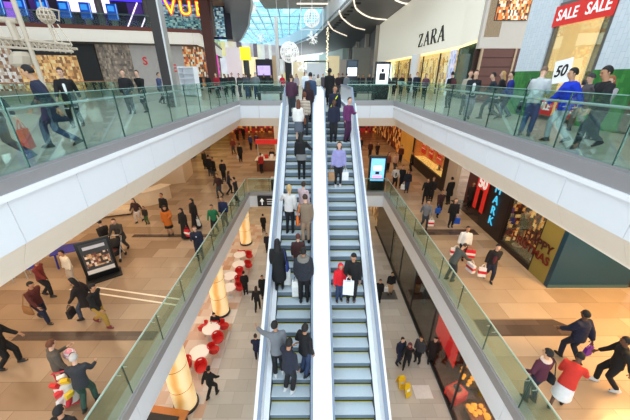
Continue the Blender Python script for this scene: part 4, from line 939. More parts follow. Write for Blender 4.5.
def figure(pose, top, bottom, lod, build=1.):
    key = (pose,top,bottom,lod,build)
    if key in _fc: return _fc[key]
    k = skeleton(pose); vox = (.02,.03,.042)[lod]; U = k['U']; H = k['H']; out = {}
    B = build
    # body
    mb = MB(); ex = MB()
    mb.rings([(0,0,-.12,.09,.075),(0,0,-.04,.15,.1),(0,0,.06,.15,.1),(0,0,.2,.125,.088),(0,0,.34,.145,.1),(0,0,.44,.155,.095),(0,0,.5,.1,.07),(0,0,.53,.055,.055)],14,U)
    mb.cyl(U @ Vector((0,0,.48)), H @ Vector((0,-.012,-.06)), .056,.052,12)
    mb.rings([(0,.02,-.118,.03,.03),(0,.016,-.1,.05,.055),(0,.01,-.06,.064,.078),(0,0,-.01,.074,.09),(0,-.004,.04,.077,.095),(0,-.008,.08,.066,.082),(0,-.01,.11,.036,.045),(0,-.01,.118,.01,.01)],16,H)
    for sd,nm in ((-1,'L'),(1,'R')):
        sh,el,wr,df = k['arm'+nm]; mb.tube([U @ Vector((sd*.1,0,.47)),sh,el,wr,wr+df*.02],[.05,.05,.038,.026,.025],10); hand(mb,ex,wr,df,sd,lod)
        hip,kn,an,fp = k['leg'+nm]; mb.tube([hip+Vector((0,0,.04)),hip,(hip+kn)/2,kn,(kn*.6+an*.4),an],[.08,.088,.074,.054,.05,.036],12)
        F = Matrix.Translation(an) @ RX(fp); mb.tube([F @ Vector((0,-.05,-.045)),F @ Vector((0,.05,-.045)),F @ Vector((0,.15,-.06))],[.034,.036,.025],8)
        # ears
        ex.ball((0,0,0),.012,.022,.032,8,6, H @ Matrix.Translation((sd*.077,-.008,.0)))
    ex.ball((0,0,0),.013,.02,.026,8,6, H @ Matrix.Translation((0,.092,-.012)))
    ex.ball((0,0,0),.045,.012,.01,8,4, H @ Matrix.Translation((0,.086,.03)))
    out['body'] = remeshed(mb,vox,'body',ex)
    if lod == 0:
        e = MB()
        for sd in (-1,1): e.ball((0,0,0),.012,.008,.008,8,6, H @ Matrix.Translation((sd*.03,.088,.012)))
        out['eyes'] = plain(e,'eyes')
        e = MB(); e.ball((0,0,0),.024,.008,.007,8,4, H @ Matrix.Translation((0,.083,-.058))); out['mouth'] = plain(e,'mouth')
    # upper garment
    mb = MB(); th = {'jacket':.022,'coat':.026,'long':.026,'puffer':.042,'jumper':.018,'robe':.03}[top]*1.
    hem = {'jacket':-.1,'coat':-.1,'long':-.1,'puffer':-.1,'jumper':-.07,'robe':-.1}[top]
    g = [(0,0,hem,.16,.115),(0,0,0,.16,.112),(0,0,.1,.15,.108),(0,0,.2,.138,.1),(0,.0,.34,.155,.11),(0,0,.44,.162,.102),(0,0,.5,.105,.078),(0,-.005,.535,.062,.062),(0,-.005,.56,.058,.06)]
    mb.rings([(a,b,c,rx*B+th,ry*B+th) for a,b,c,rx,ry in g],16,U)
    if top == 'puffer':
        for c in (.02,.12,.22,.32,.42): mb.rings([(0,0,c-.035,.14*B+th,.1*B+th),(0,0,c,.172*B+th,.122*B+th),(0,0,c+.035,.14*B+th,.1*B+th)],16,U)
    for sd,nm in ((-1,'L'),(1,'R')):
        sh,el,wr,df = k['arm'+nm]; q = th*.75
        mb.tube([U @ Vector((sd*.08,0,.455)),sh,(sh+el)/2,el,wr-df*.01],[.06+q,.062*B+q,.054+q,.046+q,.034+q],12)
    if top in ('coat','long','robe'):
        st = POSE[pose][0]; st = .0 if st == 'sit' else st; hz = k['hz']
        zb = {'coat':.56,'long':.36,'robe':.05}[top]; fl = {'coat':.2,'long':.23,'robe':.3}[top]
        ey = abs(st)*.42*(.9-zb)/.8
        mb.rings([(0,0,hz+.05,.16*B+th,.115*B+th),(0,0,hz-.12,.175*B+th,.13*B+th+ey*.15),(0,-.01,(hz-.12+zb)/2,(.175+fl)/2+th,.15+th+ey*.55),(0,-.015,zb,fl,fl*.85+ey)],18)
    out['top'] = remeshed(mb,vox,'jacket',None,1 if top == 'puffer' else 2)
    # lower garment
    mb = MB(); c = .014
    slim = bottom == 'slim'
    if bottom in ('trousers','slim'):
        mb.rings([(0,0,-.13,.12,.1),(0,0,-.05,.165*B,.118*B),(0,0,.03,.165*B,.12*B),(0,0,.1,.15*B,.108*B)],14,Matrix.Translation((0,0,k['hz'])))
        for nm in 'LR':
            hip,kn,an,fp = k['leg'+nm]; w_ = .0 if slim else .012
            mb.tube([hip+Vector((0,0,.05)),hip,(hip+kn)/2,kn,(kn*.5+an*.5),an+Vector((0,0,.01))],[.09,.098,.084+w_*.5,.064+w_,.058+w_,.046+w_*1.4],12)
    elif bottom == 'skirt':
        hz = k['hz']; st = POSE[pose][0]; st = 0 if st == 'sit' else st
        mb.rings([(0,0,hz+.1,.14,.1),(0,0,hz-.02,.175,.13),(0,0,hz-.25,.2,.16+abs(st)*.08),(0,0,hz-.46,.22,.17+abs(st)*.16)],16)
    if bottom != 'none': out['bottom'] = remeshed(mb,vox,'trousers' if bottom != 'skirt' else 'skirt',None,1)
    for nm in 'LR':
        hip,kn,an,fp = k['leg'+nm]; F = Matrix.Translation(an) @ RX(fp); mb = MB()
        mb.rings([(0,.03,-.085,.046,.125),(0,.03,-.065,.048,.13),(0,.02,-.035,.042,.1),(0,-.015,.0,.038,.055),(0,-.02,.04,.04,.045)],12,F); out['shoe'+nm] = plain(mb,'shoe')
    _fc[key] = (out,k); return _fc[key]
_hc = {}
def hair_mesh(pose, style, lod):
    key = (pose,style,lod)
    if key in _hc: return _hc[key]
    k = skeleton(pose); H = k['H']; mb = MB(); n,m = (16,12) if lod == 0 else (12,8)
    def cap(sx=.088,sy=.108,sz=.125,dz=.016,dy=-.014,front=.045,low=.05,back=-.09):
        o = len(mb.v); mb.ball((0,0,0),sx,sy,sz,n,m)
        for i in range(o,len(mb.v)):
            x,y,z = mb.v[i]
            if y > front-.02*(z<0) and z < low: y = min(y,.03)*.7; x *= .86
            if z < back: z = back
            mb.v[i] = tuple(H @ Vector((x,y+dy,z+dz)))
    if style == 'short': cap(back=-.05)
    elif style == 'crop': cap(.081,.1,.117,.012,-.012,.03,.06,-.03)
    elif style == 'afro': cap(.115,.13,.145,.03,-.02,.05,.05,-.07)
    elif style in ('long','pony','bun'):
        cap(.09,.11,.126,back=-.1)
        if style == 'long': mb.rings([(0,-.05,.06,.08,.05),(0,-.065,-.06,.092,.055),(0,-.085,-.18,.1,.05),(0,-.095,-.27,.07,.03)],14,H)
        elif style == 'pony': mb.tube([H @ Vector(p) for p in ((0,-.1,.05),(0,-.15,.02),(0,-.15,-.1),(0,-.13,-.22))],[.02,.035,.032,.012],8)
        else: mb.ball((0,0,0),.045,.045,.042,10,8,H @ Matrix.Translation((0,-.1,.075)))
    elif style == 'cap':
        cap(.088,.108,.12,.02,-.008,.06,.05,-.0); mb.rings([(0,.11,.05,.07,.07),(0,.115,.058,.07,.065)],12,H)
    elif style == 'beanie': cap(.09,.11,.135,.02,-.008,.06,.03,-.02)
    elif style in ('hood','scarf'):
        cap(.112,.128,.145,.008,-.022,.06,.075,-.12)
        mb.rings([(0,-.03,-.06,.1,.1),(0,-.03,-.13,.12,.1),(0,-.02,-.2,.15,.1)],14,H)
    elif style == 'fur':
        cap(.085,.105,.122,back=-.05)
    _hc[key] = plain(mb,'hair'); return _hc[key]
def put(name, me, mat, parent, part_label=None):
    o = bpy.data.objects.new(name,me); C.objects.link(o); o.parent = parent
    o.material_slots[0].link = 'OBJECT'; o.material_slots[0].material = mat
    if part_label: o['label'] = part_label
    return o
SKIN = {'l':(222,176,150),'m':(190,138,106),'d':(104,70,52),'t':(206,156,120)}
NAMES = {'jacket':'jacket','coat':'coat','long':'coat','puffer':'jacket','jumper':'jumper','robe':'robe'}
m_eye = M((24,18,16),.25); m_lip = M((150,80,76),.5)
CLOTH = {}
def cloth(c):
    if isinstance(c,str): return CLOTH[c]
    return M(c,.85,vary=.18,scale=9)
people = {}
def person(pid, x, y, z, h, head, pose, top, tc, bottom, bc, hair, hc, skin, label, lod=1, shoe=(26,24,24), group=None, build=1.):
    lod = int(lod); s = h/1.75
    t = thing('person', label, 'person', (x,y,z), R(head), group, s)
    out,k = figure(pose,top,bottom,lod,build)
    put('body',out['body'],M(SKIN[skin],.55,vary=.05,scale=8),t)
    if lod == 0: put('eyes',out['eyes'],m_eye,t); put('mouth',out['mouth'],m_lip,t)
    if hair: put('hair' if hair not in ('cap','beanie','hood','scarf') else {'cap':'cap','beanie':'beanie','hood':'hood','scarf':'headscarf'}[hair], hair_mesh(pose,hair,lod),M(hc,.7,vary=.2,scale=20),t)
    put(NAMES[top],out['top'],cloth(tc),t)
    if 'bottom' in out: put('skirt' if bottom == 'skirt' else 'trousers',out['bottom'],cloth(bc),t)
    for nm in 'LR': put('shoe',out['shoe'+nm],M(shoe,.5),t)
    mt = Matrix.Translation((x,y,z)) @ RZ(head) @ Matrix.Diagonal((s,s,s,1))
    def grip(nm): # centre of a curled hand
        w,d = k['arm'+nm][2],k['arm'+nm][3]; return mt @ (w+d*.085)
    people[pid] = dict(t=t,mt=mt,k=k,L=grip('L'),R=grip('R'),head=head,s=s)
    return t
# things people carry: each a thing of its own
def carrier(pid, hnd, w, hgt, dp, col, label, handle=.16, hcol=None, rot=0, name='shopping_bag', band=None, zmin=None, taper=1., group=None):
    p = people[pid]; c = p[hnd]; t = thing(name,label,'bag',(c.x,c.y,c.z),R(p['head']+rot),group)
    tz = -handle
    s = MB(); a,b = w/2,dp/2
    s._add([(-a*taper,-b,tz-hgt),(a*taper,-b,tz-hgt),(a*taper,b,tz-hgt),(-a*taper,b,tz-hgt),(-a,-b*.7,tz),(a,-b*.7,tz),(a,b*.7,tz),(-a,b*.7,tz)],[(0,3,2,1),(0,1,5,4),(1,2,6,5),(2,3,7,6),(3,0,4,7),(4,5,6,7)])
    body = s.build('bag_body',cloth(col),t,False)
    if band: MB().box(-a*1.01,a*1.01,-b*1.02,b*1.02,tz-hgt*.65,tz-hgt*.35).build('printed_band',cloth(band),body,False)
    for sg in (-1,1): MB().tube([(-a*.5,sg*b*.6,tz),(-a*.35,sg*b*.25,tz*.3),(0,0,.012),(a*.35,sg*b*.25,tz*.3),(a*.5,sg*b*.6,tz)],.008,5).build('handle',cloth(hcol or col),t)
    return t
def backpack(pid, col, label, big=1.):
    p = people[pid]; U = p['k']['U']; mt = p['mt'] @ U @ Matrix.Translation((0,-.19,.28))
    t = thing('backpack',label,'backpack',(0,0,0)); t.matrix_world = mt
    MB().rings([(0,0,-.22*big,.12,.05),(0,0,-.2*big,.15,.08),(0,-.01,0,.155,.095),(0,0,.17*big,.13,.075),(0,0,.21*big,.08,.04)],14).build('pack_body',cloth(col),t)
    for sg in (-1,1): MB().tube([(sg*.09,.04,.2),(sg*.1,.14,.24),(sg*.11,.32,.18),(sg*.13,.33,.02),(sg*.13,.2,-.14),(sg*.12,.05,-.18)],.018,6).build('strap',cloth((30,30,34)),t)
    return t
def handbag(pid, sd, col, label, w=.3, hgt=.24, drop=.56):
    p = people[pid]; U = p['k']['U']; mt = p['mt'] @ U
    t = thing('handbag',label,'handbag',(0,0,0)); t.matrix_world = mt @ Matrix.Translation((sd*.27,-.02,.475-drop))
    MB().rings([(0,0,-hgt/2,.05,w/2*.9),(0,0,-hgt/2+.02,.06,w/2),(0,0,hgt/2-.03,.045,w/2*.9),(0,0,hgt/2,.02,w/2*.8)],14).build('bag_body',cloth(col),t)
    MB().tube([(0,-w*.35,hgt/2-.02),(-sd*.06,-.06,drop+.0),(-sd*.09,0,drop+.075),(-sd*.06,.06,drop+.0),(0,w*.35,hgt/2-.02)],.012,6).build('strap',cloth(col),t)
    return t
def stripes(c1,c2,scale=28):
    m,nt,out = nodes_of('striped knit'); b = nt.nodes.new('ShaderNodeBsdfPrincipled'); tc = nt.nodes.new('ShaderNodeTexCoord'); w_ = nt.nodes.new('ShaderNodeTexWave'); w_.bands_direction = 'Z'; w_.inputs['Scale'].default_value = scale/6.28; w_.inputs['Distortion'].default_value = .4
    r = nt.nodes.new('ShaderNodeValToRGB'); r.color_ramp.interpolation = 'CONSTANT'; r.color_ramp.elements[0].color = lin(c1); r.color_ramp.elements[1].color = lin(c2); r.color_ramp.elements[1].position = .5
    L = nt.links.new; L(tc.outputs['Object'],w_.inputs['Vector']); L(w_.outputs['Fac'],r.inputs['Fac']); L(r.outputs['Color'],b.inputs['Base Color']); b.inputs['Roughness'].default_value = .9; L(b.outputs['BSDF'],out.inputs['Surface'])
    return m
CLOTH['knit'] = stripes((224,212,194),(126,100,84),34); CLOTH['check'] = stripes((150,130,108),(110,92,76),60); CLOTH['redwhite'] = stripes((206,44,40),(236,230,226),16); CLOTH['pinkstripe'] = stripes((232,150,170),(240,230,232),50)
CLOTH['colourful'] = display_mat('colourful packs',[(214,40,40),(240,230,220),(250,200,40),(60,100,160),(200,60,90),(236,236,230)],9,0.)

def ring_part(pid, name, col, z, rx, ry, h=.05, lab=None, mt=None):
    p = people[pid]; U = p['k']['U']; mb = MB(); mb.rings([(0,-.005,z-h,rx*.92,ry*.92),(0,-.005,z-h*.5,rx,ry),(0,-.005,z+h*.5,rx,ry),(0,-.005,z+h,rx*.9,ry*.9)],14,U)
    return put(name,plain(mb,name),cloth(col),p['t'],lab)
def chest_part(pid, name, col, w=.06, z0=.12, z1=.5, lab=None):
    p = people[pid]; U = p['k']['U']; mb = MB(); mb.rings([(0,.1,z0,w*.6,.035),(0,.112,z0+(z1-z0)*.3,w*.9,.035),(0,.108,z0+(z1-z0)*.7,w,.035),(0,.06,z1,w*.8,.03)],12,U)
    return put(name,plain(mb,name),cloth(col),p['t'],lab)
def strap_part(pid, name, col, lab=None):
    p = people[pid]; U = p['k']['U']; mb = MB(); mb.tube([U @ Vector(q) for q in ((-.13,.0,.51),(-.08,.12,.42),(.05,.15,.2),(.16,.1,.02),(.17,-.06,0),(.05,-.16,.2),(-.08,-.13,.42),(-.13,0,.51))],.022,6)
    return put(name,plain(mb,name),cloth(col),p['t'],lab)
# ---------------------------------------------------------------- everyone in the mall
person('u1',-5.600,6.500,11.162,1.702,118,'stride','coat',(30, 36, 60),'trousers',(48, 64, 98),'short',(22, 18, 18),'t','man striding in long navy coat and jeans behind the left upper glass',0, shoe=(40, 36, 34))
person('u2',-7.362,9.359,11.162,1.683,205,'walk','jacket',(16, 16, 18),'trousers',(16, 16, 18),'short',(60, 40, 28),'l','man in black suit and white shirt just behind the navy coat man',0)
person('u3',-5.528,5.213,11.162,1.636,96,'stride2','jacket',(40, 42, 60),'trousers',(30, 36, 60),'short',(22, 18, 18),'l','person in navy mostly cut off by the left edge of the upper walkway',0, shoe=(60, 80, 100))
person('u4',-7.610,12.783,11.162,1.664,190,'stand2','jacket',(24, 24, 28),'trousers',(58, 60, 66),'short',(60, 40, 28),'l','man in dark jacket near the red S, left of the pair',1)
person('u5',-7.412,13.528,11.162,1.683,170,'walk2','jacket',(16, 16, 18),'trousers',(24, 24, 28),'short',(60, 40, 28),'l','man in black jacket near the red S, right of the pair',1)
person('u6',-8.616,17.582,11.162,1.636,-95,'walk','jacket',(64, 76, 116),'trousers',(24, 24, 28),'short',(60, 40, 28),'l','man in blue shirt walking past the dark post',1)
person('u7',-9.231,27.710,11.162,1.59,200,'stand','coat',(16, 16, 18),'trousers',(16, 16, 18),'short',(22, 18, 18),'l','dark coated person beside the red jacket in the left crowd',2)
person('u8',-6.900,22.548,11.162,1.636,160,'stand','jacket',(160, 26, 44),'trousers',(24, 24, 28),'short',(60, 40, 28),'l','person in dark red jacket in the crowd left of the yellow totem',2)
person('u9',-6.620,23.651,11.162,1.59,185,'look','jacket',(16, 16, 18),'trousers',(16, 16, 18),'long',(22, 18, 18),'m','woman in black beside the dark red jacket',2)
person('u10',-6.236,24.243,11.162,1.664,190,'stand','coat',(40, 34, 34),'trousers',(24, 24, 28),'short',(22, 18, 18),'l','tall person in dark brown coat left of the yellow totem',2)
person('u11',-5.555,23.648,11.162,1.627,150,'stand2','jacket',(50, 44, 44),'trousers',(58, 60, 66),'short',(60, 40, 28),'l','person in dark jacket right under the yellow totem',2)
person('u12',-4.688,22.025,11.162,1.646,10,'stand','jacket',(70, 74, 84),'trousers',(48, 64, 98),'short',(60, 40, 28),'l','person in slate jacket and jeans right of the yellow totem',2)
person('u13',-3.961,21.530,11.162,1.702,15,'look','jacket',(112, 116, 122),'trousers',(48, 64, 98),'crop',(170, 168, 166),'l','man in grey jacket and blue jeans by the landing glass',2)
person('u14',-4.894,31.240,11.162,1.59,175,'stand','jacket',(16, 16, 18),'trousers',(24, 24, 28),'long',(22, 18, 18),'m','woman in black behind the left landing bench',2)
person('u15',-4.475,33.365,11.162,1.552,180,'stand','jacket',(24, 24, 28),'trousers',(24, 24, 28),'short',(22, 18, 18),'l','short person in black behind the left landing bench, right end',2)
person('u16',-2.915,29.358,11.162,1.608,170,'walk','coat',(200, 20, 50),'trousers',(24, 24, 28),'long',(22, 18, 18),'l','woman in bright red coat left of the escalator head',2)
person('e1',-0.435,16.630,11.162,1.739,-4,'stand','jumper',(226, 228, 234),'trousers',(150, 140, 130),'crop',(170, 168, 166),'l','big man in white shirt at the top of the left escalator',1)
person('e2',-0.979,13.593,10.960,1.7,0,'stand','jumper',(74, 40, 62),'trousers',(58, 60, 66),'short',(60, 40, 28),'l','person in plum jumper and grey trousers near the top, left side',1)
person('e3',-0.154,13.593,10.960,1.78,0,'stand','jacket',(52, 72, 104),'trousers',(24, 24, 28),'short',(22, 18, 18),'l','man in slate blue jacket behind the big white shirt man',1)
person('e4',-0.255,13.273,10.742,1.66,0,'stand','jacket',(44, 24, 32),'trousers',(24, 24, 28),'long',(52, 30, 24),'l','woman in dark top with red scarf below the slate blue jacket',1)
person('e5',-0.397,12.633,10.307,1.7,0,'stand','jumper','knit','trousers',(58, 60, 66),'bun',(104, 58, 36),'l','woman in cream and brown striped jumper on the left escalator',1)
person('e6',-0.630,12.313,10.090,1.66,0,'stand','jumper',(236, 232, 226),'skirt',(92, 98, 110),'long',(104, 58, 36),'l','woman in white top and grey skirt with long brown hair',1)
person('e7',-0.479,10.713,9.002,1.72,0,'railr','jacket',(16, 16, 18),'slim',(16, 16, 18),'long',(22, 18, 18),'m','woman in black with grey jumper tied round her waist',1, shoe=(16, 16, 18))
person('e8',-0.831,8.793,7.696,1.7,-10,'raill','jumper',(206, 202, 200),'slim',(24, 24, 28),'pony',(196, 160, 104),'l','woman in pale grey jumper with hand on the left rail',0)
person('e9',-0.384,9.113,7.914,1.5,-30,'hold','jacket',(196, 170, 174),'trousers',(24, 24, 28),'bun',(60, 40, 28),'l','girl in pale pink jacket in front of the checked coat',0)
person('e10',-0.278,8.473,7.478,1.72,5,'hold','jacket','check','trousers',(170, 140, 116),'short',(60, 40, 28),'l','woman in brown checked coat holding an orange bag',0)
person('e11',-1.074,7.193,6.608,1.72,0,'stand','long',(16, 16, 18),'slim',(16, 16, 18),'long',(22, 18, 18),'m','woman in long black coat with long black hair',0)
person('e12',-0.486,7.513,6.826,1.5,0,'stand','jacket',(60, 30, 30),'trousers',(24, 24, 28),'short',(88, 40, 30),'l','short person with dark red hair in front of the fur hood',0)
person('e13',-0.310,6.873,6.390,1.84,0,'stand','puffer',(34, 38, 48),'trousers',(16, 16, 18),'fur',(22, 18, 18),'m','large person in dark padded coat with grey fur hood',0, build=1.12)
person('e14',-0.952,5.273,5.302,1.76,15,'reach','jacket',(112, 116, 122),'trousers',(24, 24, 28),'short',(22, 18, 18),'m','man in grey jacket reaching for the left rail',0, shoe=(220, 220, 220))
person('e15',-0.257,5.273,5.302,1.74,-45,'stand2','jacket',(20, 20, 24),'trousers',(48, 64, 98),'short',(22, 18, 18),'m','man in black jacket turned to the right rail in blue jeans',0)
person('e16',-0.650,4.953,5.085,1.78,-35,'hold','jacket',(32, 36, 52),'trousers',(24, 24, 28),'short',(22, 18, 18),'m','man in navy jacket nearest us on the left escalator',0, shoe=(214, 214, 212))
person('r1',0.824,16.924,11.162,1.776,0,'stand','long',(16, 16, 18),'trousers',(16, 16, 18),'afro',(16, 16, 18),'d','very tall person all in black at the head of the escalators',1)
person('r2',0.871,12.953,10.525,1.72,178,'stand','jacket',(26, 30, 52),'trousers',(24, 24, 28),'short',(22, 18, 18),'m','person in navy jacket with yellow strap, topmost on the right escalator',1)
person('r3',0.805,12.313,10.090,1.68,180,'stand','jacket',(28, 32, 54),'trousers',(24, 24, 28),'long',(22, 18, 18),'d','woman in dark navy facing us high on the right escalator',1)
person('r4',1.365,12.313,10.090,1.76,215,'hold','jumper',(104, 44, 96),'trousers',(70, 30, 64),'crop',(60, 40, 28),'l','man in purple jumper leaning on the right rail',1)
person('r5',0.901,10.393,8.784,1.7,180,'bags','jacket',(150, 146, 196),'slim',(16, 16, 18),'long',(60, 40, 28),'l','woman in lilac jacket carrying brown and white bags down',1, shoe=(232, 230, 230))
person('r6',1.118,6.873,6.390,1.74,172,'holdr','jacket',(16, 16, 18),'trousers',(16, 16, 18),'short',(22, 18, 18),'m','person in black coming down beside the red hooded child',0)
person('r7',0.753,6.873,6.390,1.36,190,'stand','jacket',(222, 24, 40),'trousers',(48, 64, 98),'hood',(222, 24, 40),'m','child in red hooded jacket on the right escalator',0)
person('c0',-1.360,24.850,11.162,1.59,170,'stand','jacket',(170, 160, 166),'trousers',(58, 60, 66),'long',(60, 40, 28),'l','person in pale mauve jacket left of the big white shirt man',2)
person('c1',0.318,24.845,11.162,1.571,185,'walk','jacket',(222, 214, 196),'trousers',(24, 24, 28),'long',(22, 18, 18),'m','woman in cream jacket coming between the escalator heads',2)
person('c2',0.844,29.346,11.162,1.627,180,'stand','coat',(80, 76, 84),'trousers',(24, 24, 28),'short',(104, 58, 36),'l','person in grey coat just behind the cream jacket woman',2)
person('c3',1.915,24.840,11.162,1.627,160,'stand','jacket',(40, 28, 36),'trousers',(58, 60, 66),'short',(60, 40, 28),'t','person in dark maroon right of the very tall black figure',2)
person('c4',2.376,23.058,11.162,1.627,20,'stand','jacket',(110, 116, 124),'trousers',(24, 24, 28),'short',(22, 18, 18),'l','person in grey jacket at the right landing corner',2)
person('c5',2.483,27.673,11.162,1.683,0,'walk2','coat',(16, 16, 18),'trousers',(24, 24, 28),'short',(104, 58, 36),'m','person in black coat just behind the grey landing jacket',2)
person('c6',4.161,30.245,11.162,1.59,180,'stand','jacket',(24, 24, 28),'trousers',(58, 60, 66),'long',(60, 40, 28),'l','person in black right of the information totem',2)
person('c7',4.791,31.210,11.162,1.552,175,'stand','coat',(50, 40, 44),'trousers',(24, 24, 28),'long',(22, 18, 18),'t','woman in dark coat second right of the information totem',2)
person('c8',5.226,30.242,11.162,1.646,190,'walk','jacket',(26, 30, 46),'trousers',(24, 24, 28),'short',(104, 58, 36),'l','person in dark navy between the two black totems',2)
person('c9',5.542,29.331,11.162,1.608,160,'stand','jacket',(16, 16, 18),'trousers',(58, 60, 66),'short',(60, 40, 28),'m','person in black just left of the poster totem',2)
person('c10',5.475,23.613,11.162,1.59,185,'stand2','jacket',(60, 26, 44),'trousers',(24, 24, 28),'long',(22, 18, 18),'l','woman in plum top in front of the poster totem',2)
person('c11',6.308,24.826,11.162,1.627,180,'stand','jacket',(52, 44, 42),'trousers',(24, 24, 28),'short',(104, 58, 36),'t','person in brown jacket right of the poster totem',2)
person('c12',7.043,25.478,11.162,1.608,175,'look','jacket',(24, 24, 28),'trousers',(58, 60, 66),'short',(60, 40, 28),'l','person in black with red scarf right of the brown jacket',2)
person('c13',-2.345,33.359,11.162,1.627,180,'stand','jacket',(16, 16, 18),'trousers',(24, 24, 28),'short',(22, 18, 18),'m','person in black right of the red coat woman',2)
person('c14',-0.002,33.351,11.162,1.59,0,'stand','jacket',(190, 186, 190),'trousers',(24, 24, 28),'short',(104, 58, 36),'l','person in light grey far behind the white shirt man',2)
person('c15',1.895,31.219,11.162,1.59,180,'walk','jacket',(70, 60, 62),'trousers',(58, 60, 66),'long',(60, 40, 28),'t','person in dark grey far behind the very tall black figure',2)
person('c16',3.708,32.242,11.162,1.59,180,'stand','jacket',(90, 84, 90),'trousers',(24, 24, 28),'short',(22, 18, 18),'l','person in grey close behind the information totem',2)
person('c17',6.800,32.233,11.162,1.627,0,'stand','jacket',(30, 28, 34),'trousers',(24, 24, 28),'short',(104, 58, 36),'m','person in black far behind the poster totem',2)
person('c18',-11.929,33.389,11.162,1.627,180,'stand','jacket',(24, 24, 28),'trousers',(58, 60, 66),'short',(60, 40, 28),'l','person in black right of the white shelf stand',2)
person('c19',-8.659,32.281,11.162,1.608,180,'stand','coat',(84, 30, 44),'trousers',(24, 24, 28),'long',(22, 18, 18),'t','person in wine coat deep in the left crowd',2)
person('c20',-7.113,32.276,11.162,1.627,180,'stand','jacket',(56, 50, 54),'trousers',(24, 24, 28),'short',(104, 58, 36),'l','person in dark grey far behind the yellow totem',2)
person('c21',-6.391,32.274,11.162,1.59,0,'stand','jacket',(120, 110, 110),'trousers',(58, 60, 66),'short',(60, 40, 28),'m','person in mid grey far right of the yellow totem',2)
person('c22',-9.799,33.382,11.162,1.608,180,'walk','jacket',(34, 34, 44),'trousers',(24, 24, 28),'short',(22, 18, 18),'l','person in dark blue far behind the dark red jacket',2)
person('c23',8.831,29.321,11.162,1.59,180,'stand','jacket',(40, 36, 50),'trousers',(24, 24, 28),'long',(104, 58, 36),'t','woman in dark violet far left of the navy man',2)
person('w1',7.098,21.988,11.162,1.702,170,'walk','coat',(28, 34, 54),'trousers',(58, 60, 66),'short',(60, 40, 28),'l','man in navy coat and white collar left of the pale column',2)
person('w2',7.407,21.022,11.162,1.571,165,'stand2','jacket',(96, 60, 80),'trousers',(24, 24, 28),'long',(60, 40, 28),'l','woman in mauve jacket right of the navy coat man',2)
person('w3',6.637,15.256,11.162,1.627,10,'stand','jacket',(16, 16, 18),'trousers',(24, 24, 28),'short',(22, 18, 18),'l','person in black with red patched backpack at the shop corner',1)
person('w4',5.516,10.910,11.162,1.646,165,'walk','jacket',(22, 24, 32),'trousers',(140, 134, 150),'short',(60, 40, 28),'l','woman in black jacket and white shirt walking towards us',1)
person('w5',6.060,12.395,11.162,1.627,170,'stand','jacket',(176, 166, 150),'trousers',(58, 60, 66),'short',(104, 58, 36),'l','person in beige half hidden behind the white shirt woman',1)
person('w6',6.351,11.041,11.162,1.608,70,'stride','jacket',(28, 34, 48),'trousers',(58, 60, 66),'short',(22, 18, 18),'l','person in navy striding left past the brown shutter',1)
person('w7',7.226,12.065,11.162,1.627,60,'walk','coat',(24, 24, 28),'trousers',(24, 24, 28),'long',(196, 160, 104),'l','blonde woman in black coat by the brown shutter',1)
person('w8',7.186,11.457,11.162,1.608,75,'walk2','jacket',(22, 40, 130),'trousers',(30, 36, 60),'short',(22, 18, 18),'l','person in deep blue jacket beside the green wall',1)
person('w9',5.600,7.850,11.162,1.683,-48,'phone','jumper',(196, 200, 202),'trousers',(54, 84, 124),'crop',(120, 96, 78),'l','man in pale grey jumper and jeans looking at his phone',0, shoe=(50, 46, 44))
person('w10',5.800,7.050,11.162,1.627,76,'walk','puffer',(20, 56, 206),'trousers',(168, 172, 178),'short',(22, 18, 18),'t','man in bright blue padded jacket and light trousers',0)
person('w11',5.950,6.350,11.162,1.683,82,'stride2','jacket',(26, 26, 30),'trousers',(26, 30, 40),'short',(22, 18, 18),'m','man in black jacket striding left at the right edge',0, shoe=(30, 32, 40))
person('w12',6.900,7.300,11.162,1.449,95,'hold','jacket',(170, 162, 168),'trousers',(58, 60, 66),'long',(150, 96, 60),'l','woman with auburn hair in pale jacket at the right edge',0)
person('w13',7.500,8.500,11.162,1.515,80,'walk','jacket',(90, 84, 88),'trousers',(110, 104, 100),'beanie',(60, 56, 60),'l','short person in grey behind the black striding man',0)
person('a1',-8.701,5.738,5.012,1.78,-70,'walk2','jacket',(16, 16, 18),'trousers',(16, 16, 18),'short',(22, 18, 18),'m','person in black walking at the left edge of the middle floor',0)
person('a2',-9.169,7.434,5.012,1.74,-100,'stride','jacket',(84, 34, 32),'trousers',(30, 36, 60),'short',(22, 18, 18),'m','person in maroon jacket striding right with a tan bag',0)
person('a3',-10.057,8.677,5.012,1.7,-80,'walk','jacket',(110, 36, 34),'trousers',(24, 24, 28),'short',(22, 18, 18),'m','person in dark red just behind the maroon jacket',1)
person('a4',-7.723,7.610,5.012,1.74,100,'stride2','coat',(34, 26, 26),'trousers',(70, 76, 92),'long',(22, 18, 18),'m','woman in dark coat striding left below the advert board',1)
person('a5',-7.072,7.252,5.012,1.78,-95,'stride','jacket',(16, 16, 18),'trousers',(176, 138, 62),'short',(22, 18, 18),'m','person in black with mustard trousers stepping right',0, shoe=(120, 30, 40))
person('a6',-5.660,4.636,5.012,1.66,20,'push','jacket',(52, 54, 60),'trousers',(50, 78, 68),'short',(198, 194, 190),'l','grey haired woman in dark jacket and green trousers by the trolley',0)
person('a7',-6.558,5.081,5.012,1.68,-30,'hold','jacket',(92, 84, 76),'trousers',(58, 60, 66),'short',(104, 58, 36),'l','woman in olive top holding a pink striped bundle',0)
person('a8',-5.014,3.482,5.012,1.74,0,'stand','jacket',(24, 22, 24),'trousers',(24, 24, 28),'short',(22, 18, 18),'m','dark head of a person at the bottom edge left',0)
person('a9',-9.591,9.377,5.012,1.6,160,'stand','jumper',(236, 222, 200),'trousers',(200, 180, 160),'short',(22, 18, 18),'m','person in cream top beside the advert board',1)
person('a10',-9.613,11.629,5.012,1.72,60,'walk','coat',(26, 22, 22),'trousers',(150, 120, 92),'beanie',(24, 20, 20),'l','person in wide black coat and tan trousers behind the advert board',1)
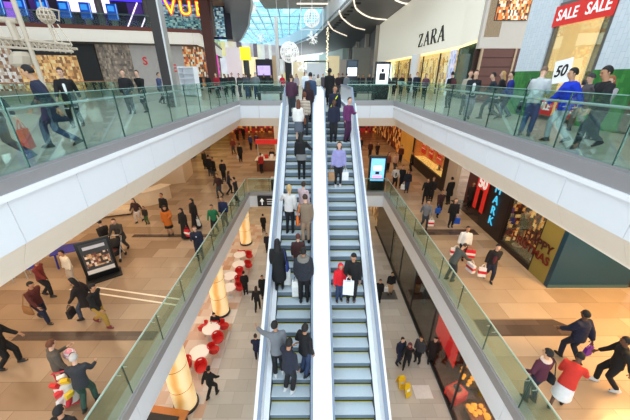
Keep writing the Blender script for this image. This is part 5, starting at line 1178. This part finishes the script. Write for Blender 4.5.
person('a11',-9.105,11.888,5.012,1.8,190,'push','coat',(62, 58, 56),'trousers',(58, 60, 66),'short',(60, 40, 28),'l','person in dark grey coat pushing the pushchair',1)
person('a12',-9.989,14.839,5.012,1.5,170,'walk','jacket',(60, 40, 40),'trousers',(200, 190, 186),'long',(22, 18, 18),'l','woman with dark hair walking with the small child',1)
person('a13',-9.401,14.589,5.012,1.1,175,'stand','jacket',(40, 36, 36),'trousers',(60, 90, 50),'short',(22, 18, 18),'m','small child in dark top and green trousers',1)
person('a14',-8.383,14.834,5.012,1.78,165,'stand','coat',(16, 16, 18),'trousers',(16, 16, 18),'short',(22, 18, 18),'m','person in black coat behind the orange tunic',1)
person('a15',-7.540,13.333,5.012,1.7,200,'hold','coat',(196, 104, 30),'skirt',(16, 16, 18),'scarf',(40, 24, 20),'m','woman in orange patterned tunic over a black skirt',1)
person('a16',-6.574,13.019,5.012,1.68,160,'stand','robe',(16, 16, 18),'none',(24, 24, 28),'scarf',(16, 16, 18),'m','woman in long black robe left of the two',1)
person('a17',-6.455,14.105,5.012,1.74,150,'bags','robe',(20, 18, 22),'none',(24, 24, 28),'scarf',(20, 18, 22),'m','woman in long black robe with a white bag, right of the two',1)
person('a18',-5.181,11.120,5.012,1.74,195,'holdr','jacket',(26, 30, 50),'trousers',(28, 32, 48),'crop',(104, 58, 36),'l','man in navy with a pale badge near the left rail',1)
person('a19',-4.922,14.334,5.012,1.78,175,'stand','jacket',(26, 36, 72),'trousers',(30, 36, 60),'short',(22, 18, 18),'m','man in dark blue jacket by the corner of the rail',1)
person('a20',-5.237,13.540,5.012,1.7,185,'walk','jacket',(30, 110, 70),'trousers',(24, 24, 28),'short',(22, 18, 18),'m','person in green jacket left of the dark blue man',1)
person('b0',-8.137,22.778,5.012,1.74,150,'stand','coat',(16, 16, 18),'trousers',(58, 60, 66),'short',(22, 18, 18),'m','person in black coat, leftmost of the group under the left walkway',2)
person('b1',-7.117,21.865,5.012,1.74,10,'stand','jacket',(24, 22, 26),'trousers',(24, 24, 28),'short',(60, 40, 28),'l','person in black seen from behind, middle of the left group',2)
person('b2',-6.486,18.636,5.012,1.72,170,'walk','jacket',(60, 36, 34),'trousers',(58, 60, 66),'short',(22, 18, 18),'t','person in dark brown in front of the left group',2)
person('b3',-5.960,19.149,5.012,1.7,-60,'walk2','jacket',(44, 42, 52),'trousers',(24, 24, 28),'long',(60, 40, 28),'m','woman in charcoal walking right of the left group',2)
person('b4',-5.107,17.787,5.012,1.72,70,'walk','jacket',(30, 26, 30),'trousers',(58, 60, 66),'short',(22, 18, 18),'l','person in black nearest the rail in the left group',2)
person('b5',-7.117,27.611,5.012,1.8,0,'stand','coat',(16, 16, 18),'trousers',(24, 24, 28),'short',(60, 40, 28),'t','man in black walking away alone down the middle concourse',2)
person('b6',-8.597,30.805,5.012,1.74,180,'walk','jacket',(110, 44, 34),'trousers',(58, 60, 66),'short',(22, 18, 18),'m','person in rust jacket left of the lone man in black',2)
person('b7',-7.138,32.654,5.012,1.76,0,'walk2','jacket',(40, 56, 110),'trousers',(24, 24, 28),'short',(60, 40, 28),'l','person in blue walking away behind the stall',2)
person('b8',-6.548,33.147,5.012,1.74,0,'stand','jacket',(50, 54, 80),'trousers',(58, 60, 66),'short',(22, 18, 18),'t','person in slate walking away right of the blue one',2)
person('b9',-9.800,37.667,5.012,1.7,180,'stand','jacket',(60, 24, 24),'trousers',(24, 24, 28),'short',(60, 40, 28),'m','distant person in dark red at the back of the left concourse',2)
person('b10',-9.168,38.308,5.012,1.7,180,'stand','coat',(16, 16, 18),'trousers',(58, 60, 66),'short',(22, 18, 18),'l','distant person in black at the back of the left concourse',2)
person('b11',-4.499,24.076,5.012,1.72,40,'stand','jacket',(180, 30, 36),'trousers',(24, 24, 28),'short',(60, 40, 28),'t','person in red top at the stall',2)
person('b12',-3.819,25.947,5.012,1.74,185,'hold','jacket',(30, 26, 28),'trousers',(58, 60, 66),'short',(22, 18, 18),'m','person in black and white serving at the stall',2)
person('b13',-2.719,22.718,5.012,1.6,120,'stand','jacket',(196, 40, 44),'trousers',(24, 24, 28),'short',(60, 40, 28),'l','person in bright red at the right end of the stall',2)
person('b14',-8.651,23.264,5.012,1.78,10,'stand','coat',(22, 20, 22),'trousers',(58, 60, 66),'short',(22, 18, 18),'t','person in black beside the cream wall on the left',2)
person('b15',-9.757,25.363,5.012,1.7,160,'stand','jacket',(46, 36, 30),'trousers',(24, 24, 28),'long',(60, 40, 28),'m','person in brown behind the one by the cream wall',2)
person('m0',6.356,24.329,5.012,1.72,190,'stand','jacket',(120, 70, 66),'trousers',(24, 24, 28),'long',(22, 18, 18),'l','woman in dusty rose jacket behind the red stand by the screen',2)
person('m1',6.966,24.327,5.012,1.74,185,'walk','jacket',(206, 176, 156),'trousers',(58, 60, 66),'short',(60, 40, 28),'m','person in pale tan top walking behind the white jacket',2)
person('m2',5.996,20.457,5.012,1.72,180,'walk2','jacket',(214, 208, 200),'trousers',(16, 16, 18),'long',(22, 18, 18),'t','woman in white jacket over black right of the screen',2)
person('m3',6.455,20.348,5.012,1.74,175,'stand','jacket',(24, 24, 30),'trousers',(24, 24, 28),'short',(104, 58, 36),'l','person in black right of the white jacket woman',2)
person('m4',6.601,19.426,5.012,1.7,160,'bags','jacket',(24, 28, 40),'trousers',(40, 50, 76),'long',(22, 18, 18),'m','woman in black jacket and jeans with a white carrier by the rail',2)
person('m5',8.494,24.615,5.012,1.78,90,'stand','coat',(16, 16, 18),'trousers',(16, 16, 18),'short',(60, 40, 28),'t','person in black facing the amber window',2)
person('m6',4.966,31.085,5.012,1.74,180,'stand','coat',(36, 26, 24),'trousers',(24, 24, 28),'short',(22, 18, 18),'l','person in dark coat left of the screen behind the escalator',2)
person('m7',5.691,29.200,5.012,1.7,170,'stand','jacket',(60, 26, 24),'trousers',(24, 24, 28),'short',(104, 58, 36),'m','distant person in dark red above the screen',2)
person('m8',6.273,28.617,5.012,1.72,190,'walk','jacket',(40, 24, 24),'trousers',(24, 24, 28),'long',(22, 18, 18),'t','distant person in brown just right of the screen top',2)
person('m9',8.225,27.154,5.012,1.74,170,'stand','jacket',(90, 40, 30),'trousers',(24, 24, 28),'short',(60, 40, 28),'l','distant person in rust brown near the gold pier',2)
person('m10',7.274,17.525,5.012,1.76,150,'walk','jacket',(16, 16, 18),'trousers',(16, 16, 18),'short',(22, 18, 18),'m','person in black, left of the close pair by the beige pier',2)
person('m11',7.759,17.861,5.012,1.7,160,'stand','jacket',(26, 24, 30),'trousers',(24, 24, 28),'long',(104, 58, 36),'t','person in black, right of the close pair by the beige pier',2)
person('m12',8.721,17.356,5.012,1.82,15,'stand','coat',(16, 16, 18),'trousers',(16, 16, 18),'short',(22, 18, 18),'l','tall person all in black in front of the beige pier',2)
person('m13',7.375,15.569,5.012,1.72,180,'walk','jacket',(56, 30, 34),'trousers',(24, 24, 28),'short',(60, 40, 28),'m','person in dark maroon carrying a blue bag',1)
person('m14',6.020,14.065,5.012,1.72,175,'walk2','jacket',(112, 116, 126),'trousers',(58, 60, 66),'short',(22, 18, 18),'t','person in grey jacket with a red and white bag by the rail',1)
person('m15',7.530,14.177,5.012,1.72,170,'bags','jacket',(20, 18, 22),'trousers',(16, 16, 18),'long',(104, 58, 36),'l','woman in black with a blue carrier bag',1)
person('m16',6.632,11.003,5.012,1.74,165,'bags','jumper',(232, 232, 230),'trousers',(24, 24, 28),'short',(22, 18, 18),'m','person in white shirt with red and white bags in both hands',1)
person('m17',5.529,9.582,5.012,1.78,-75,'lean','jacket',(76, 80, 76),'trousers',(58, 60, 66),'crop',(60, 40, 28),'t','man in grey green jacket leaning over a bag at the right rail',1)
person('m18',7.089,9.577,5.012,1.78,165,'walkbag2','jacket',(26, 22, 26),'trousers',(28, 34, 52),'short',(22, 18, 18),'l','person in black over maroon with a red and white bag',1)
person('m19',9.757,16.720,5.012,1.74,170,'stand','coat',(44, 26, 24),'trousers',(24, 24, 28),'short',(104, 58, 36),'m','dark figure standing in the dark brown doorway',2)
person('n1',7.474,5.916,5.012,1.8,15,'walk2','puffer',(22, 28, 54),'trousers',(26, 30, 46),'short',(22, 18, 18),'d','person in navy padded jacket walking away on the right floor',0)
person('n2',6.122,4.598,5.012,1.7,-50,'bend','jacket',(206, 52, 40),'skirt',(236, 232, 236),'short',(22, 18, 18),'d','person in red jacket over a white skirt bending forward by the rail',0, shoe=(40, 24, 24))
person('n3',5.536,4.751,5.012,1.76,10,'stand2','jumper',(84, 34, 54),'trousers',(34, 40, 60),'short',(22, 18, 18),'t','man in maroon jumper with pale collar at the right rail',0)
person('n4',7.794,5.092,5.012,1.78,60,'walk','jacket',(16, 16, 18),'trousers',(16, 16, 18),'short',(22, 18, 18),'d','man in black walking on the orange lit floor',0, shoe=(210, 208, 206))
person('g0',-4.348,14.532,0.012,1.74,10,'stand','jacket',(16, 16, 18),'trousers',(16, 16, 18),'short',(22, 18, 18),'l','person in black beside the cafe tables beyond the middle column',2)
person('g1',-3.340,13.138,0.012,1.72,0,'walk','jacket',(24, 24, 28),'trousers',(24, 24, 28),'long',(60, 40, 28),'m','woman in black walking away left of the escalator',1)
person('g2',-3.144,14.162,0.012,1.76,180,'stand','coat',(16, 16, 18),'trousers',(16, 16, 18),'short',(22, 18, 18),'t','person in black close to the escalator side, further off',2)
person('g3',-2.745,9.745,0.012,1.72,5,'walk2','jacket',(22, 30, 62),'trousers',(30, 36, 60),'short',(60, 40, 28),'l','person in dark blue beside the left escalator on the ground floor',1)
person('g4',-4.399,8.049,0.012,1.78,-20,'walk','jacket',(16, 16, 18),'trousers',(16, 16, 18),'short',(22, 18, 18),'m','man in black suit walking alone on the ground floor',1)
person('g5',-3.646,19.384,0.012,1.72,180,'stand','jacket',(34, 32, 40),'trousers',(24, 24, 28),'short',(60, 40, 28),'t','distant person in dark clothes by the escalator side',2)
person('g6',-4.467,22.616,0.012,1.74,0,'stand','coat',(16, 16, 18),'trousers',(24, 24, 28),'short',(22, 18, 18),'l','distant person in black under the hanging sign',2)
person('g7',3.913,13.786,0.012,1.74,170,'stand','coat',(16, 16, 18),'trousers',(16, 16, 18),'short',(60, 40, 28),'m','person in black against the right escalator side',2)
person('g8',4.789,14.503,0.012,1.72,180,'bags','jacket',(26, 26, 30),'trousers',(190, 150, 110),'short',(22, 18, 18),'t','person in black jacket and tan trousers with a white carrier',2)
person('g9',4.037,9.589,0.012,1.76,200,'stand','jacket',(26, 32, 56),'trousers',(30, 36, 60),'short',(60, 40, 28),'l','person in navy, leftmost of the three by the caution boards',1)
person('g10',4.370,9.402,0.012,1.66,150,'walk','jacket',(16, 16, 18),'trousers',(24, 24, 28),'scarf',(90, 30, 50),'m','woman in black and maroon scarf, middle of the three',1)
person('g11',4.981,9.666,0.012,1.72,130,'stand','jacket',(62, 62, 66),'trousers',(24, 24, 28),'short',(60, 40, 28),'t','person in charcoal, rightmost of the three',1)
person('g12',5.592,9.611,0.012,1.74,160,'stand','coat',(34, 20, 20),'trousers',(16, 16, 18),'short',(22, 18, 18),'l','dark figure inside the ground shop left of the red banner',1)
person('g13',6.678,13.605,0.012,1.74,10,'stand','coat',(24, 28, 50),'trousers',(30, 36, 60),'short',(60, 40, 28),'m','dark blue figure inside the ground shop far behind the banner',2)
person('g20',-5.300,11.750,0.012,1.72,180,'sit','jacket',(20, 20, 26),'trousers',(20, 22, 30),'short',(22, 18, 18),'l','seated person in black at the cafe table near the middle column',1)
# ---------------------------------------------------------------- details of dress
ring_part('e4','scarf',(190,30,50),.53,.1,.1,.05,'red scarf'); strap_part('r2','strap',(214,230,40),'bright yellow strap')
ring_part('e7','tied_jumper',(120,120,120),-.05,.205,.16,.11,'grey jumper tied round the waist'); ring_part('e13','fur_collar',(126,122,116),.53,.17,.15,.07,'grey fur hood edge')
ring_part('w1','collar',WH_:=(236,236,236),.55,.085,.085,.03); chest_part('w4','shirt_front',WH_,.06); ring_part('n3','collar',(226,206,190),.53,.125,.11,.035,'pale collar')
chest_part('u2','shirt_front',WH_,.04); chest_part('a18','badge',(190,196,210),.035,.3,.4); chest_part('b12','apron',(236,232,228),.1,-.05,.45,'white apron front')
ring_part('c12','scarf',(170,60,60),.53,.1,.1,.05,'red scarf'); chest_part('m18','pullover',(88,32,44),.07,.0,.45,'maroon pullover'); chest_part('m2','top_front',(20,20,22),.06,.0,.45,'black top')
ring_part('a12','white_top_hem',(226,220,214),-.1,.19,.14,.06)
# ---------------------------------------------------------------- things people carry
carrier('u3','R',.3,.36,.12,(206,70,50),'red carrier bag at the left edge of the upper walkway',rot=20)
handbag('a2',1,(150,104,60),'tan leather bag swinging from the maroon jacket person',.42,.3,.6)
carrier('a17','L',.26,.34,.1,(226,226,228),'white carrier bag held by the right one of the black robes')
carrier('a16','L',.3,.36,.12,(206,30,44),'red carrier bag with white band beside the black robed women',band=(240,236,232))
carrier('m4','R',.28,.36,.1,(236,236,236),'white carrier bag of the woman in jeans near the screen')
carrier('m13','R',.3,.3,.12,(30,90,190),'blue carrier bag held by the dark maroon jacket person')
carrier('m14','L',.28,.34,.1,(232,226,224),'white carrier bag with red band beside the grey jacket',band=(210,40,50))
carrier('m15','L',.3,.32,.12,(24,80,186),'blue carrier bag of the woman in black by the dark band')
carrier('m16','L',.5,.34,.16,(214,36,54),'red carrier bag with white band in the white shirt person right hand side',band=(240,236,236))
carrier('m16','R',.46,.34,.16,(236,226,226),'white carrier bag with red band in the white shirt person left hand side',band=(214,36,54))
carrier('m17','R',.36,.34,.16,(228,222,224),'pale bag held under the leaning grey green man',band=(206,60,60))
carrier('m18','R',.3,.42,.12,(238,230,230),'white carrier bag with red band held by the maroon pullover person',band=(214,40,56))
carrier('g8','R',.26,.34,.1,(240,240,240),'white carrier bag on the ground floor by the right escalator')
carrier('r5','L',.24,.3,.1,(236,234,230),'white carrier bag of the lilac jacket woman'); carrier('r5','R',.24,.32,.1,(176,134,96),'brown paper bag of the lilac jacket woman')
carrier('r6','R',.3,.44,.12,(228,232,240),'pale blue white bag of the person beside the red child')
carrier('e13','L',.26,.56,.14,(240,240,236),'tall white bag with navy top, carried under the fur hood coat',band=(236,236,236),hcol=(30,36,80)); carrier('e11','R',.24,.54,.14,(236,236,232),'tall white bag hanging between the black coat woman and the padded coat',hcol=(30,36,80))
handbag('e11',1,(40,56,120),'blue shoulder bag on the long black coat',.32,.28,.52); handbag('e10',-1,(230,110,30),'orange shoulder bag on the checked coat',.3,.28,.52); handbag('e6',1,(128,74,44),'brown shoulder bag beside the white top',.28,.26,.5)
handbag('n3',1,(26,28,36),'black shoulder bag on the maroon jumper man',.34,.26,.54); carrier('n1','R',.26,.3,.1,(110,40,150),'purple bag behind the navy padded jacket')
handbag('w9',-1,(24,24,28),'black shoulder bag on the pale grey jumper man',.36,.3,.66); backpack('w3',(80,34,40),'dark red backpack on the person at the shop corner'); handbag('c1',1,(190,156,104),'beige handbag on the cream jacket woman',.3,.24,.5)
carrier('a4','L',.3,.3,.12,(40,34,34),'black bag swinging from the striding dark coat woman')
carrier('b5','L',.28,.34,.1,(226,222,216),'white carrier bag held by the lone man in black')
# phone in the hand of the man in grey
c = people['w9']['R']; t = thing('mobile_phone','dark phone held by the pale grey jumper man','phone',c,R(-48)); MB().rbox((0,.0,.045),(.075,.012,.15),0,R(-30)).build('phone_body',m_black,t,True,.003); MB().rbox((0,-.008,.045),(.065,.004,.13),0,R(-30)).build('phone_screen',M((150,180,210),.2,emit=.5),t,False)
# pink striped bundle
p_ = people['a7']; c = (p_['L']+p_['R'])/2; t = thing('bundle','pink and white striped bundle held by the woman in olive','bundle',(c.x,c.y,c.z+.06),R(-30)); MB().ball((0,.02,.02),.2,.13,.11).build('blanket',cloth('pinkstripe'),t); MB().ball((.16,.03,.06),.075,.075,.08).build('dark_end',M((30,26,30),.6),t)
# shopping trolley with colourful packs
p_ = people['a6']; mt = p_['mt']; c = mt @ Vector((-.5,.26,0)); t = thing('shopping_trolley','red framed shopping trolley full of colourful packs','trolley',(c.x,c.y,MID),R(20))
fr = M((206,30,60),.4); s = MB()
for sx in (-.2,.2): s.tube([(sx,-.14,.1),(sx,.12,.1),(sx,.2,.95),(sx*.9,.1,1.02)],.016,8)
s.tube([(-.18,.1,1.02),(.18,.1,1.02)],.018,8); s.tube([(-.2,-.14,.1),(.2,-.14,.1)],.016,8); s.tube([(-.2,.12,.1),(.2,.12,.1)],.016,8); s.build('frame',fr,t)
MB().rings([(0,-.02,.12,.19,.13),(0,-.02,.4,.22,.16),(0,-.01,.72,.2,.15),(0,0,.78,.12,.1)],16).build('bag',M((226,220,212),.7),t)
for k,(x,y,z,c_) in enumerate(((-.1,-.1,.82,(220,40,44)),(.1,-.06,.84,(246,196,40)),(0,.06,.86,(236,236,232)),(-.06,-.17,.6,(236,60,70)),(.12,-.18,.5,(250,210,60)),(-.1,-.18,.36,(230,230,236)),(.06,-.19,.28,(200,40,60)))):
    o = MB().rbox((0,0,0),(.17,.09,.2),.3*k,.3).build('snack_pack',M(c_,.5),None,True,.015); q = Matrix.Translation((c.x,c.y,MID)) @ RZ(20) @ Vector((x,y,z)); o.location = q
    tag(o,['red pack on top of the trolley at left','yellow pack on top of the trolley at right','white pack at the back of the trolley top','red pack on the upper front of the trolley','yellow pack on the middle front of the trolley','white pack on the lower left front of the trolley','dark red pack at the foot of the trolley'][k],'pack','packs in the shopping trolley')
for sx in (-.2,.2): MB().cyl((sx-.015,.14,.07),(sx+.015,.14,.07),.07,None,14).build('wheel',m_black,t)
# pushchair
p_ = people['a11']; mt = p_['mt']; c = mt @ Vector((0,.72,0)); t = thing('pushchair','black pushchair in front of the dark grey coat person','pushchair',(c.x,c.y,MID),R(190))
s = MB()
for sx in (-.22,.22): s.tube([(sx,-.42,1.0),(sx,.05,.5),(sx,.3,.1)],.016,8); s.tube([(sx,.0,.62),(sx,-.28,.1)],.016,8)
s.tube([(-.22,-.42,1.0),(.22,-.42,1.0)],.02,8); s.build('frame',m_steel,t)
MB().rings([(0,.1,.3,.18,.2),(0,.06,.4,.22,.26),(0,.0,.52,.22,.24)],16).build('seat',M((24,24,28),.8),t); MB().rbox((0,-.14,.66),(.42,.06,.5),0,R(22)).build('backrest',M((28,26,30),.8),t,True,.02)
s = MB(); s.rings([(0,-.02,.72,.235,.24),(0,-.06,.86,.225,.22),(0,-.1,.96,.16,.14),(0,-.1,.99,.05,.05)],16); s.build('hood',M((20,20,24),.8),t); MB().rings([(0,.12,.5,.15,.16),(0,.1,.58,.13,.13),(0,.06,.62,.05,.05)],14).build('blanket',M((110,60,54),.9),t)
for sx in (-.22,.22):
    for y_ in (.3,-.28): MB().cyl((sx-.02,y_,.085),(sx+.02,y_,.085),.085,None,16).build('wheel',m_black,t)
# ---------------------------------------------------------------- lamps of the place
def area(name, loc, size, power, col, rot=(0,0,0), sy=None):
    l = bpy.data.lights.new(name,'AREA'); l.energy = power; l.color = col; l.size = size
    if sy: l.shape = 'RECTANGLE'; l.size_y = sy
    o = bpy.data.objects.new(name,l); C.objects.link(o); o.location = loc; o.rotation_euler = rot; return o
warm = (1.,.76,.5); neut = (1.,.9,.78); amber = (1.,.58,.2)
area('ceiling light mid left',(-10,8,9.45),7,520,warm,sy=18)
area('ceiling light mid right',(9,10,9.5),3,330,warm,sy=14)
area('ceiling light mid far',(0,28,9.5),30,900,warm,sy=12)
area('ceiling light amber passage',(11.6,5.4,9.4),2.0,760,amber,sy=3)
area('ceiling light ground left',(-8,12,3.6),5,260,neut,sy=16)
area('ceiling light ground far',(0,26,3.6),24,450,warm,sy=10)
area('ceiling light shop',(7.6,6.6,3.6),2,150,(1.,.62,.4),sy=5)
m_dl = M((255,226,180),.4,emit=26,vary=.01,name='downlight')
dlm = MB().lathe([(.13,0),(.13,.03)],(0,0,0),14).mesh('ceiling_lamp',m_dl)
for (x,z,ys) in ((-6.6,9.5,(3,6,9,12,15,18)),(-9.6,9.5,(4.5,7.5,10.5,13.5,16.5)),(6.9,9.58,(3,6,9,12,15,18)),(8.4,9.58,(5,11,16.5)),(-6.9,3.68,(5,8.5,12,15.5,19)),(5.3,3.68,(10,16))):
    for y in ys:
        o = bpy.data.objects.new('ceiling_lamp',dlm); C.objects.link(o); o.location = (x,y,z); o['kind'] = 'structure'
